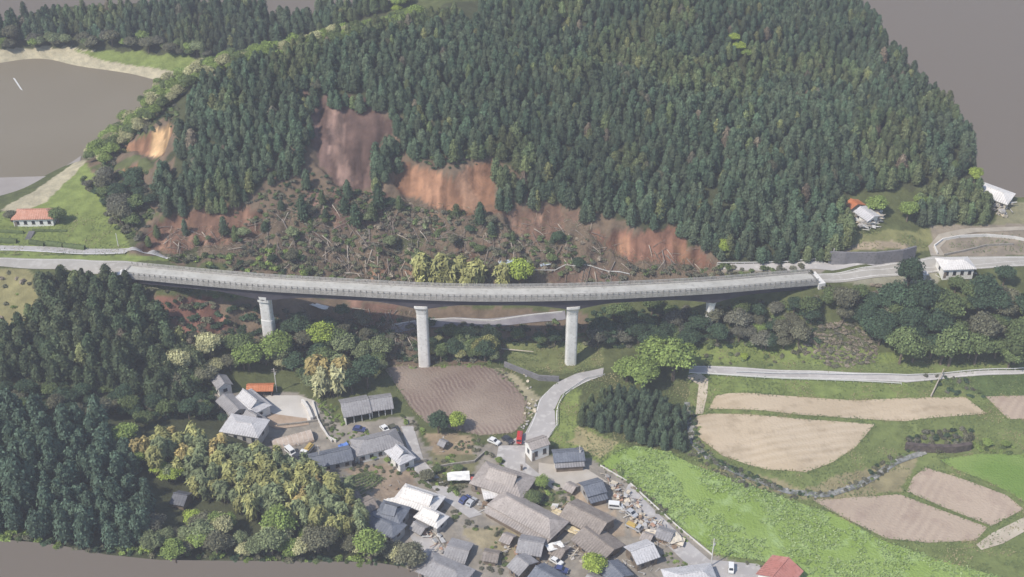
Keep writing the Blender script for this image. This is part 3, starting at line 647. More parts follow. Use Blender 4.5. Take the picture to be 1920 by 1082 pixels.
def scatter(poly, spacing, seed=1, jitter=.42, excl=()):
    us = [p[0] for p in poly]; vs = [p[1] for p in poly]
    rg = np.random.default_rng(seed); k = inpoly(UU, VV, poly); 
    x0, x1, y0, y1 = XX[k].min(), XX[k].max(), YY[k].min(), YY[k].max()
    nx_ = int((x1-x0)/spacing)+2; ny_ = int((y1-y0)/(spacing*.87))+2; X = []; Y = []
    for j in range(ny_):
        for i in range(nx_):
            X.append(x0+(i+(.5 if j % 2 else 0))*spacing+rg.uniform(-jitter, jitter)*spacing); Y.append(y0+j*spacing*.87+rg.uniform(-jitter, jitter)*spacing)
    X = np.array(X); Y = np.array(Y); u, v = proj(X, Y, H(X, Y)); m = inpoly(u, v, poly)
    for e in excl: m &= ~inpoly(u, v, e)
    return X[m], Y[m], u[m], v[m]
COLS = {k: tuple(v) for k, v in dict(cedar=(.075,.112,.066), cedar2=(.105,.138,.064), lime=(.33,.42,.075), bright=(.23,.31,.085), mid=(.135,.18,.07), dark=(.06,.10,.055), dull=(.165,.165,.105), cream=(.46,.45,.24),
        sage=(.21,.25,.125), bam=(.36,.36,.16), gold=(.50,.40,.17), dry=(.30,.255,.195), dryg=(.155,.155,.115)).items()}
def vary(c, f): return tuple(x*f for x in c)

# --- cedars: hillside, near hill, spurs
SCARS = [[(560,178),(725,178),(760,250),(740,300),(930,290),(930,400),(690,400),(620,370),(570,300)], [(215,225),(330,225),(330,305),(262,360),(215,360)]]
HILL = [(345,215),(380,170),(480,125),(600,95),(700,68),(790,40),(900,40),(900,-60),(1590,-60),(1625,25),(1700,140),(1765,190),(1822,265),(1828,325),(1750,345),(1640,362),(1560,362),(1585,400),(1600,450),(1560,492),(1480,495),
        (1340,492),(1240,432),(1110,425),(1050,395),(935,400),(925,300),(895,318),(870,298),(820,322),(790,308),(760,330),(690,365),(700,310),(716,296),(742,262),(722,215),(690,205),(672,226),(650,200),(622,212),(600,196),(575,225),(590,262),(572,300),(560,345),(480,360),(430,405),(310,410),(295,360),(330,300)]
cedars = []
for poly, sp, reg in ((HILL, 3.1, 'hill'), ([(72,545),(110,520),(235,535),(290,590),(330,650),(400,690),(385,730),(330,765),(250,745),(150,728),(0,712),(-60,650),(60,625)], 3.9, 'slope'),
                      ([(-90,775),(0,772),(80,790),(200,812),(232,850),(262,900),(300,960),(262,1035),(200,1034),(100,1014),(0,1006),(-90,1000)], 4.1, 'near'),
                      ([(1085,770),(1130,745),(1225,745),(1295,800),(1290,850),(1240,845),(1180,830),(1080,800)], 2.6, 'grove'),
                      ([(1712,400),(1745,372),(1845,365),(1862,412),(1845,425),(1722,425)], 3.2, 'spur'),
                      ([(-200,50),(0,52),(100,28),(300,14),(492,12),(505,50),(440,105),(380,112),(300,82),(100,78),(0,80),(-200,80)], 3.6, 'far'),
                      ([(515,50),(600,30),(735,8),(735,22),(640,52),(440,108),(430,90)], 3.6, 'far')):
    X, Y, u, v = scatter(poly, sp, seed=len(cedars)+3)
    for x, y, uu, vv in zip(X, Y, u, v):
        s = rnd.uniform(.72, 1.15)*(.86+.28*vnoise([x], [y], 16, 78)[0]); far = max(0, min(1, (y-400)/160)); s *= .84*(1-.36*far) if reg == 'hill' else 1
        if reg == 'grove': s *= .52
        if reg == 'spur': s *= .85
        if reg == 'far': s *= .8
        sz = s*rnd.uniform(.8, 1.15)*(1.0 if reg != 'slope' else .9)
        if reg == 'grove': sz = s*1.2
        if reg == 'hill' and inpoly([uu], [vv], [(300,380),(430,360),(560,330),(560,420),(300,420)])[0]: s *= .9
        olive = vnoise([x], [y], 22, 77)[0] > .62
        if rnd.random() < .04 or (reg == 'hill' and vnoise([x], [y], 6, 80)[0] < .12): continue
        cedars.append((math.hypot(y, CAMZ-20), reg, x, y, s, sz, olive, uu, vv))
vis = [c for c in cedars if -20 < c[7] < 1940 and c[8] < 1090 and c[8] > 15]
vis.sort(key=lambda c: c[0]); ind = vis[:298]; ids = set(map(id, ind)); rest = [c for c in cedars if id(c) not in ids]
LB = {'near': ('dark green cedar in the dense plantation on the near hill at the lower left', 'cedars of the near hill'),
      'slope': ('dark cedar on the slope below the left end of the viaduct', 'cedars on the slope left of the viaduct'),
      'grove': ('small slender cedar in the compact stand beside the bend of the pale road', 'small cedars beside the road bend'),
      'hill': ('tall cedar on the big hill behind the viaduct', 'cedars of the big hill'), 'spur': ('dark cedar in the block behind the retaining wall', 'cedars of the right spur'), 'far': ('distant cedar across the lake', 'cedars across the lake')}
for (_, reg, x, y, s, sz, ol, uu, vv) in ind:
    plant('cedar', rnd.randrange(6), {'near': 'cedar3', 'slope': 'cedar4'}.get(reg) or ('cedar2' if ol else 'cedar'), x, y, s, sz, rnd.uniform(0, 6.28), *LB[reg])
def mixc(c, x, y):
    if x < -45 and y < 368: c = (.088,.135,.085) if y < 322 else (.07,.098,.05)
    f = rnd.uniform(.7, 1.35)*(.8+.45*vnoise([x], [y], 30, 79)[0]); r = rnd.random(); c = (.16,.14,.10) if r < .012 else (.16,.19,.08) if r < .05 else c
    return (c[0]*f*rnd.uniform(.9, 1.15), c[1]*f, c[2]*f)
hb_ = [(c[2], c[3], c[4]) for c in rest if c[1] == 'hill']; rnd.shuffle(hb_)
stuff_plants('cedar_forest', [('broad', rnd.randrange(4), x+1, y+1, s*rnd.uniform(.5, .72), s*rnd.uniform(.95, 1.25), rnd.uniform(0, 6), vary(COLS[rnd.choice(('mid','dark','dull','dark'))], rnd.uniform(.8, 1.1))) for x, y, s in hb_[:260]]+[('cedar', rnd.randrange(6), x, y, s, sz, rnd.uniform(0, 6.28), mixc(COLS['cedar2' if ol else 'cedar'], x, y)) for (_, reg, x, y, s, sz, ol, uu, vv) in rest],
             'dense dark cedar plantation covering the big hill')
# --- bamboo groves
BAMZ = [([(262,870),(300,830),(420,850),(520,880),(600,905),(660,935),(700,985),(690,1008),(640,1015),(540,1000),(470,975),(400,945),(340,930),(355,905),(300,900)], 3.3, ('gold','bam','sage','bam','sage'), 'tall drooping gold and olive bamboo clump on the knoll above the village', 'bamboo on the knoll'),
        ([(785,540),(800,535),(865,535),(960,545),(960,552),(790,550)], 2.6, ('gold','bam','gold'), 'yellow bamboo clump behind the middle of the viaduct', 'bamboo behind the viaduct')]
for poly, sp, lms, lab, grp in BAMZ:
    X, Y, u, v = scatter(poly, sp, seed=91)
    for x, y in zip(X, Y):
        s = rnd.uniform(.85, 1.2)*(1.0 if sp > 3 else 1.5); q = vnoise([x], [y], 7, 55)[0]
        lm = lms[min(len(lms)-1, int(q*len(lms)*1.15))] if rnd.random() < .7 else rnd.choice(lms)
        plant('bamboo', rnd.randrange(4), lm, x, y, s, s*rnd.uniform(.8, 1.1)*(1.0 if sp > 3 else .95), rnd.uniform(0, 6.28), lab, grp)
# --- broadleaf areas
BPOOL = []
def area(poly, sp, kinds, smin, smax, lab, grp, kind='broad', seed=5, drop=.05, hz=1.0):
    sp *= 1.16; X, Y, u, v = scatter(poly, sp, seed=seed)
    for x, y in zip(X, Y):
        if rnd.random() < drop: continue
        s = rnd.uniform(smin*.85, smax*1.15)*1.3; BPOOL.append((math.hypot(y, 240)/s, kind, rnd.randrange(4), rnd.choice(kinds), x, y, s, s*hz*rnd.uniform(.8, 1.2), rnd.uniform(0, 6.28), lab, grp))
area([(330,1000),(420,990),(540,1010),(640,1032),(690,1035),(740,1050),(690,1052),(560,1053),(420,1054),(320,1050),(255,1042),(300,1010)], 3.7, ('cream','cream','sage','bright','dull'), .55, .85, 'pale yellow green broadleaf tree at the lower edge left of the village', 'pale trees at the lower edge', seed=8)
area([(690,1043),(740,1036),(775,1050),(790,1078),(760,1068),(700,1053)], 4.2, ('dull','mid','cream'), .5, .8, 'olive tree at the land edge beside the lower left roofs', 'olive trees at the lower edge', seed=9)
area([(160,350),(230,345),(330,352),(280,400),(240,440),(200,395)], 4.2, ('dryg','mid','dull','dark'), .45, .75, 'grey green tree on the slumped shoulder above the grassy park', 'trees of the slumped shoulder', seed=10)
area([(1540,565),(1650,560),(1700,640),(1560,625),(1500,600)], 4.5, ('dark','mid','dull'), .55, .85, 'dark bushy tree on the bank below the right road', 'trees below the right road', seed=12)
area([(1640,600),(1700,560),(1760,570),(1780,690),(1660,692),(1630,660)], 4.6, ('dark','dark','mid'), .75, 1.1, 'big dark evergreen on the mound below the white house', 'evergreens on the mound', seed=13)
area([(1770,570),(1860,555),(1990,560),(1990,690),(1800,690),(1775,640)], 4.9, ('mid','dark','dull','mid'), .65, 1.0, 'mixed green tree on the bank at the right edge', 'trees at the right edge', seed=14)
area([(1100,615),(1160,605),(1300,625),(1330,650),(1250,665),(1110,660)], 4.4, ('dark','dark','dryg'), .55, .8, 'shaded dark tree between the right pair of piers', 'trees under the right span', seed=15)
area([(1330,600),(1420,590),(1510,585),(1540,640),(1480,660),(1330,650)], 4.6, ('dull','dryg','mid','dark'), .5, .75, 'dull green bush-like tree beside the slim pier', 'trees beside the slim pier', seed=16)
area([(300,690),(430,655),(520,650),(560,680),(460,715),(425,700),(340,760),(300,740)][:2]+[(460,668),(520,672),(560,690),(460,715),(425,700),(340,760),(300,740)], 5.0, ('dull','sage','mid','cream'), .6, .85, 'grey olive tree on the slope above the upper village roofs', 'trees above the upper village', seed=17)
area([(520,700),(620,665),(740,665),(720,700),(640,735),(540,735)], 4.8, ('dark','mid','sage'), .6, .9, 'green tree on the bank above the orange shed', 'trees above the orange shed', seed=18)
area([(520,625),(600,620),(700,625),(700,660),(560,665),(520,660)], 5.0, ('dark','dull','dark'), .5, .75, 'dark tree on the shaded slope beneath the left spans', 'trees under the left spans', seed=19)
area([(810,650),(930,640),(940,672),(815,672)], 3.8, ('dark','sage','mid'), .5, .7, 'green tree between the two tall piers', 'trees between the tall piers', seed=20)
area([(960,640),(1050,635),(1060,655),(975,660)], 3.8, ('mid','dark'), .42, .6, 'low green tree left of the right tall pier', 'low trees left of the right tall pier', seed=21)
area([(800,640),(930,635),(942,682),(800,684)], 3.0, ('dark','sage','mid','bam'), .45, .62, 'slender green tree between the two tall piers under the viaduct', 'slender trees under the viaduct', seed=25, hz=1.25)
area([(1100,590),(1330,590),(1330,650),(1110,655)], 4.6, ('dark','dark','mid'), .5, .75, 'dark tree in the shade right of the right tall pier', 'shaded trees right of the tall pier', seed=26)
area([(560,590),(760,600),(760,650),(620,640)], 5.2, ('dryg','dull','dark'), .35, .55, 'grey bare tree on the slumped slope under the left spans', 'bare trees under the left spans', seed=27)
area([(330,470),(440,440),(600,380),(760,390),(940,420),(1060,430),(1130,500),(1000,535),(640,522),(440,490)], 7.5, ('dark','mid','sage','dull'), .22, .45, 'surviving small tree among the fallen trunks of the slide', 'trees left standing on the slide', seed=28, drop=.35)
area([(560,340),(620,370),(700,375),(760,385),(930,405),(1060,430),(1110,440),(1060,470),(800,440),(600,420),(480,420)], 6.5, ('dark','cedar','cedar2'), .38, .66, 'surviving cedar leaning at the edge of the bare scars', 'cedars left on the slide', kind='cedar', seed=29, drop=.4)
area([(270,400),(500,385),(520,420),(480,470),(340,485),(260,470)], 7.5, ('dark','cedar','mid'), .3, .5, 'small dark tree left on the reddish scar at the left', 'trees on the left scar', kind='cedar', seed=30, drop=.45)
area([(-20,728),(150,742),(250,755),(330,775),(395,735),(425,770),(430,800),(330,800),(230,800),(80,780),(-20,765)], 4.6, ('dark','dark','dull','mid'), .4, .62, 'dark tree in the shaded dip between the two cedar stands', 'trees in the shaded dip', seed=32)
# ridge-top strip and far shore
area([(160,305),(240,225),(300,160),(380,132),(480,112),(600,88),(700,58),(790,32),(800,40),(720,70),(610,100),(500,125),(400,150),(330,190),(270,250),(190,320)], 3.6, ('bright','cream','bright','mid'), .42, .65, 'yellow green tree in the bright strip along the ridge by the lake', 'bright ridge trees', seed=22)
area([(715,-5),(760,-5),(770,15),(740,30)], 3.6, ('bright','lime'), .5, .7, 'bright green tree at the very top of the ridge', 'bright trees at the top of the ridge', seed=23)
area([(0,78),(100,80),(300,82),(395,108),(385,122),(290,100),(150,95),(0,98)], 4.2, ('dull','dryg','bright','mid','sage'), .45, .75, 'pale tree on the far shore of the lake', 'far shore trees', seed=24)
def flush_pool(n):
    BPOOL.sort(key=lambda b: b[0])
    for b in BPOOL[:n]: plant(*b[1:])
    stuff_plants('mixed_woodland', [(b[1], b[2], b[4], b[5], b[6], b[7], b[8], vary(COLS[b[3]], rnd.uniform(.8, 1.2))) for b in BPOOL[n:]], 'mixed broadleaf woodland in the distance and on the banks')
# single trees: (u, v of the foot, colour, scale, height factor, label)
for (u, v, lm, s, hz, lab) in [
 (603,660,'lime',1.1,1,'round bright green tree right of the left pier'), (525,676,'bright',1.15,.9,'broad light green tree in front of the left pier foot'), (468,694,'bright',1.1,.85,'spreading light green tree behind the small white gable roof'),
 (345,700,'cream',.85,.9,'pale yellow green tree on the slope far left of the orange shed'), (1175,715,'bright',1.0,.8,'light green tree at the left of the giant camphor'), (1262,712,'bright',1.5,.95,'giant light green tree beside the road under the right span'), (1207,726,'bright',1.1,.9,'bright yellow green tree at the foot of the giant tree'), (1225,700,'bright',1.25,1.0,'big light green tree just behind the giant tree by the road'),
 (1357,482,'lime',.55,1.25,'lone bright green tree at the foot of the dark cedar wall'), (975,545,'lime',.95,1.3,'fresh green tree behind the viaduct near the blue grey debris'), (1643,402,'bright',.8,.9,'bright round tree right of the collapsed red roof'), (1700,415,'bright',.7,1.1,'yellow green tree left of the dark cedar block'), (1722,392,'bright',.5,1.2,'small upright yellow green tree at the left edge of the dark cedar block'),
 (1826,342,'lime',.6,1.0,'vivid green tree at the right end of the big hill'), (857,808,'lime',.62,1.1,'yellow green tree at the lower edge of the ploughed field'), (822,812,'dark',.75,1.0,'dark round tree at the lower edge of the ploughed field'), (110,418,'mid',.65,.9,'round green tree right of the orange roofed house in the park'), (22,416,'dull',.5,.9,'greyish tree left of the orange roofed house in the park'),
 (690,728,'dark',.95,1.3,'tall blue green conical tree left of the ploughed field'), (660,738,'dark',.8,1.2,'dark tree beside the tall blue green one above the grey roof'), (1420,630,'bright',.62,.8,'light green bush-like tree right of the slim pier'), (1395,672,'lime',.42,.6,'small lime tree on the grass above the lower right road'), (1850,835,'bright',.45,.7,'pale green small tree right of the eroded bank'), (1885,838,'bright',.4,.7,'small light green tree at the right edge beside the stream bank'),
 (1112,1078,'lime',.72,.9,'yellow green round tree at the bottom edge between the roofs'), (324,902,'lime',.7,.7,'vivid lime green tree in the hollow on the near hill'), (300,888,'lime',.55,.7,'smaller lime green tree in the hollow on the near hill'), (235,830,'bright',.8,.75,'light green tree at the upper left of the bamboo knoll'), (255,870,'bright',.65,.75,'light green tree at the left foot of the bamboo knoll'), (365,985,'lime',.6,.75,'fresh green tree right of the near cedars'), (282,1032,'lime',.55,.6,'lime green tree at the land edge below the near cedars'), (290,1000,'dryg',.75,.8,'bare grey brown tree at the edge of the near cedars'),
 (860,884,'mid',.42,.8,'small green garden tree left of the big brown roof'), (1015,915,'bright',.5,.8,'garden tree right of the big brown roof'), (1000,945,'mid',.55,.8,'dark garden tree below the big brown roof'), (935,868,'bright',.32,.9,'small yellow green tree beside the lane junction'), (700,862,'bright',.3,.7,'clipped round shrub tree in the courtyard of the hip roofed house'), (728,866,'bright',.33,.7,'second clipped round shrub tree by the gable wing'), (758,990,'lime',.25,.7,'tiny yellow bush beside the slate blue roofs'), (800,902,'dull',.5,.7,'olive tree on the small mound in the village'), (820,885,'mid',.45,.7,'green tree at the top of the village mound'),
 (1080,955,'mid',.4,.7,'green garden bush left of the slate house'), (1790,548,'mid',.6,1,'green tree directly below the white house'), (1880,535,'dark',.7,1.1,'dark tree at the right edge below the main road'), (1700,545,'dark',.95,1.3,'very dark tall evergreen left of the white house'), (1385,100,'lime',.6,.8,'yellow green patch tree high in the dark forest'), (1375,82,'lime',.55,.8,'topmost yellow green tree in the bright patch of the forest'), (1400,112,'bright',.6,.8,'lower yellow green tree in the bright patch of the forest'), (1125,142,'lime',.65,.5,'low yellow green tree crown in the middle of the dark forest'), (905,85,'bright',.6,.7,'light green tree in the upper left of the dark forest'),
 (618,742,'gold',1.0,1.2,'tall ochre tree with drooping foliage above the grey barn')]:
    x, y, z = G(u, v); s *= 1.0 if s < .46 else 1.35; plant('broad' if lm != 'gold' else 'bamboo', rnd.randrange(4), lm, x, y, s, s*hz, rnd.uniform(0, 6.28), lab, None)
flush_pool(290)
for k in range(5):
    x, y, z = G(590+k*14, 728+(k%2)*14); plant('bamboo', k % 4, ('gold', 'cream')[k % 2], x, y, 1.6, 1.5, k, 'ochre drooping tree above the left end of the grey barn', 'ochre trees above the grey barn')
# --- undergrowth on the slide, banks and verges
us = []
def shrubs(poly, sp, cols, smin, smax, seed, drop=.15, hz=.9):
    X, Y, u, v = scatter(poly, sp, seed=seed)
    for x, y in zip(X, Y):
        if rnd.random() < drop: continue
        s = rnd.uniform(smin, smax); us.append(('shrub', rnd.randrange(4), x, y, s, s*hz*rnd.uniform(.6, 1.3), rnd.uniform(0, 6), vary(COLS[rnd.choice(cols)], rnd.uniform(.75, 1.2))))
shrubs([(440,470),(600,400),(720,380),(900,405),(1000,440),(1100,440),(1150,500),(1000,520),(1000,545),(640,530),(440,495)], 2.1, ('dryg','mid','dull','sage','mid','dull','dry'), .5, 1.2, 1, .2)
shrubs([(600,380),(760,380),(920,420),(700,430)], 2.4, ('dryg','dull','dry','mid'), .6, 1.2, 2, .45)
shrubs([(300,480),(560,470),(640,530),(560,528),(330,495)], 2.6, ('mid','dull','bright','dark'), .7, 1.3, 3, .2)
shrubs([(1040,545),(1180,500),(1340,500),(1520,498),(1530,515),(1340,530),(1100,548)], 2.4, ('mid','dull','dryg'), .7, 1.25, 4, .15)
shrubs([(260,570),(420,570),(640,600),(760,600),(760,690),(500,650),(330,660)], 2.3, ('dark','dryg','dark','dull'), .6, 1.4, 5, .3)
shrubs([(150,335),(230,318),(330,330),(330,380),(260,450),(215,440),(200,400)], 2.7, ('dryg','mid','dull'), .6, 1.2, 6, .2)
shrubs([(1490,625),(1580,600),(1650,640),(1640,680),(1560,690),(1500,660)], 1.3, ('dry','dull','dry','dryg'), .4, .8, 7, .1, .7)
shrubs([(1290,660),(1500,660),(1620,690),(1300,686)], 2.8, ('bright','mid','dull'), .4, .9, 8, .5)
shrubs([(1540,535),(1640,535),(1700,560),(1560,570),(1500,560)], 2.4, ('dull','dry','dryg'), .6, 1.1, 9, .1)
shrubs([(1290,760),(1310,850),(1400,885),(1480,915),(1550,922),(1600,905),(1680,850),(1700,835),(1720,850),(1620,915),(1560,940),(1470,935),(1380,908),(1280,850),(1278,770)], 1.9, ('dryg','mid','dull','dark'), .35, .75, 10, .25)
shrubs([(1695,815),(1820,805),(1822,846),(1700,848)], 1.7, ('dryg','dark','dull'), .5, .95, 11, .1, 1.3)
shrubs([(1820,830),(1990,845),(1990,858),(1820,850)], 2.0, ('bright','mid'), .4, .8, 12, .3)
shrubs([(800,860),(850,855),(880,900),(860,930),(810,905)], 2.0, ('mid','bright','dull'), .4, .9, 13, .2)
shrubs([(985,905),(1040,905),(1060,965),(1000,955)], 2.0, ('mid','dark','bright'), .4, .8, 14, .2)
shrubs([(0,480),(80,520),(80,600),(30,610),(-60,600),(-60,520)], 3.2, ('dull','dry','bright'), .4, .9, 15, .5)
shrubs([(590,750),(630,760),(650,800),(620,790)], 1.8, ('mid','bright'), .4, .8, 16, .2)
shrubs([(640,812),(690,802),(700,815),(650,830)], 1.6, ('bright','mid'), .3, .6, 17, .2)
shrubs([(940,690),(985,740),(1000,770),(985,790),(980,740),(930,700)], 1.4, ('dryg','dry','mid'), .25, .5, 18, .2)
shrubs([(1720,700),(1830,715),(1850,745),(1780,742)], 2.2, ('dark','mid','dryg'), .4, .9, 19, .2)
shrubs([(745,690),(920,680),(920,688),(760,692)], 1.8, ('mid','bright'), .3, .6, 20, .2)
shrubs([(850,825),(930,822),(920,830),(880,850),(850,840)], 1.5, ('dull','mid'), .3, .6, 21, .3)
shrubs([(1130,870),(1190,905),(1240,950),(1225,950),(1180,915),(1125,880)], 1.4, ('dryg','mid','dry'), .25, .5, 22, .2)
shrubs([(1350,1045),(1430,1060),(1470,1080),(1420,1062)], 1.4, ('dull','mid'), .3, .6, 23, .2)
shrubs([(1250,1035),(1290,1055),(1275,1070),(1245,1050)], 1.5, ('bright','mid'), .3, .6, 24, .2)
shrubs([(760,600),(960,610),(1130,600),(1130,650),(940,650),(920,680),(760,680)], 2.3, ('dark','dryg','mid','dull'), .5, 1.2, 31, .12)
shrubs([(1100,585),(1330,575),(1540,560),(1540,640),(1330,655),(1110,650)], 2.4, ('dark','dryg','dark','mid'), .6, 1.3, 32, .12)
shrubs([(230,520),(420,540),(480,570),(330,580),(250,560)], 2.6, ('dark','mid','dull'), .6, 1.2, 33, .2)
shrubs([(0,700),(420,700),(420,790),(0,770)], 3.5, ('dark','mid'), .8, 1.6, 34, .2)
shrubs([(430,390),(560,325),(600,320),(650,355),(720,365),(720,390),(600,405),(440,425)], 2.0, ('dryg','mid','dark','dull'), .4, 1.0, 60, .2)
shrubs([(180,300),(240,235),(330,190),(345,230),(330,240),(225,262),(215,330)], 2.2, ('mid','dark','dryg','dull'), .5, 1.1, 61, .15)
shrubs([(740,290),(800,300),(930,270),(935,300),(850,318),(745,315)], 2.2, ('dark','mid'), .4, 1.0, 62, .3)
shrubs([(1285,760),(1300,835),(1345,872),(1400,897),(1470,924),(1470,915),(1400,885),(1345,862),(1312,830),(1300,760)], 1.1, ('dark','dryg','mid'), .35, .7, 63, .1)
shrubs([(-60,985),(200,1028),(740,1048),(760,1060),(500,1053),(200,1038),(-60,1004)], 1.5, ('dark','mid','bright','dull'), .5, 1.1, 35, .05)
for i_, pl_ in enumerate([[(655,870),(770,872),(780,885),(700,900),(655,882)], [(870,905),(915,905),(930,935),(900,925),(860,935)], [(640,985),(690,995),(700,1010),(640,1000)], [(820,960),(860,955),(880,975),(960,1000),(950,1010),(860,985)], [(760,880),(810,885),(830,925),(790,915)], [(1010,990),(1040,1005),(1060,1040),(1020,1030)], [(930,1010),(960,1060),(940,1080),(890,1070)], [(600,760),(632,790),(640,830),(610,820)], [(745,770),(790,800),(800,820),(760,800)], [(1160,870),(1250,960),(1290,1010),(1280,1015),(1220,950),(1150,885)], [(1040,900),(1075,930),(1090,960),(1050,940)], [(885,845),(930,850),(960,880),(900,868)], [(470,820),(510,845),(540,870),(500,850)]]):
    shrubs(pl_, 1.7, ('mid','dull','bright','dryg'), .3, .75, 40+i_, .25)
stuff_plants('undergrowth', us, 'tangled scrub and undergrowth on the slide and banks')
# ------------------------------------------------------------------ buildings
def roofmat(name, c, c2, s=.5): return mat(name, c, c2, scale=s, rough=.6, bump=.35, bscale=4, spec=.35, detail=6, c3=tuple(x*.78 for x in c), wave=(tuple(x*.55 for x in c), .85, 0, .8, .5))
RF = {'grey': roofmat('roof_tile_grey', (.275,.265,.27), (.355,.345,.35)), 'slate': roofmat('roof_tile_slate', (.14,.155,.19), (.20,.215,.25)), 'pale': roofmat('roof_pale', (.52,.51,.52), (.62,.61,.62)),
      'white': roofmat('roof_white', (.70,.67,.64), (.80,.77,.74)), 'brown': roofmat('roof_brown', (.24,.205,.18), (.33,.285,.25)), 'taupe': roofmat('roof_taupe', (.34,.30,.275), (.44,.39,.36)),
      'orange': roofmat('roof_orange', (.50,.17,.07), (.58,.24,.12)), 'pink': roofmat('roof_pink', (.50,.20,.16), (.56,.26,.22), .25), 'rust': roofmat('roof_salmon', (.52,.24,.16), (.60,.33,.24)), 'dark': roofmat('roof_dark', (.10,.105,.125), (.15,.155,.175))}
WL = {'white': mat('plaster_white', (.76,.75,.72), (.84,.83,.80), scale=.6, c3=(.68,.66,.62)), 'grey': mat('wall_grey', (.33,.32,.31), (.42,.41,.40), scale=.5), 'wood': mat('wall_timber', (.15,.115,.085), (.22,.175,.135), scale=.8), 'cream': mat('wall_cream', (.52,.47,.38), (.60,.55,.46), scale=.6), 'red': mat('wall_red', (.5,.10,.09), (.56,.2,.17), scale=.8)}
GLASS = mat('window_dark', (.03,.035,.045), rough=.25, spec=.5); TRIM = mat('eaves_timber', (.20,.16,.13), (.28,.24,.20), scale=1.5)
def roof_planes(mb, L, W, z0, rise, hip=0.0, th=.22):
    """closed roof solid: ridge along x; hip = how far the ridge ends sit in from the ends"""
    a, b = L/2, W/2; r = a-hip
    lo = [(-a, -b, z0), (a, -b, z0), (a, b, z0), (-a, b, z0)]; R0, R1 = (-r, 0, z0+rise), (r, 0, z0+rise)
    k = len(mb.v); mb.v += lo + [R0, R1] + [(x, y, z+th) for x, y, z in lo+[R0, R1]]
    for o_ in (0, 6):
        f = [(0, 1, 5, 4), (2, 3, 4, 5), (1, 2, 5), (3, 0, 4)] if hip > 0 or o_ else [(0, 1, 5, 4), (2, 3, 4, 5)]
        if hip == 0: f = f[:2]
        for q in f: mb.f.append(tuple(k+o_+i for i in (q if o_ else q[::-1])))
    if hip > 0:
        for i, j in ((0, 1), (1, 2), (2, 3), (3, 0)): mb.f.append((k+i, k+j, k+j+6, k+i+6))
    else:
        for i, j in ((0, 1), (2, 3)): mb.f.append((k+i, k+j, k+j+6, k+i+6))
        for i, j in ((1, 5), (5, 2), (3, 4), (4, 0)): mb.f.append((k+i, k+j, k+j+6, k+i+6))
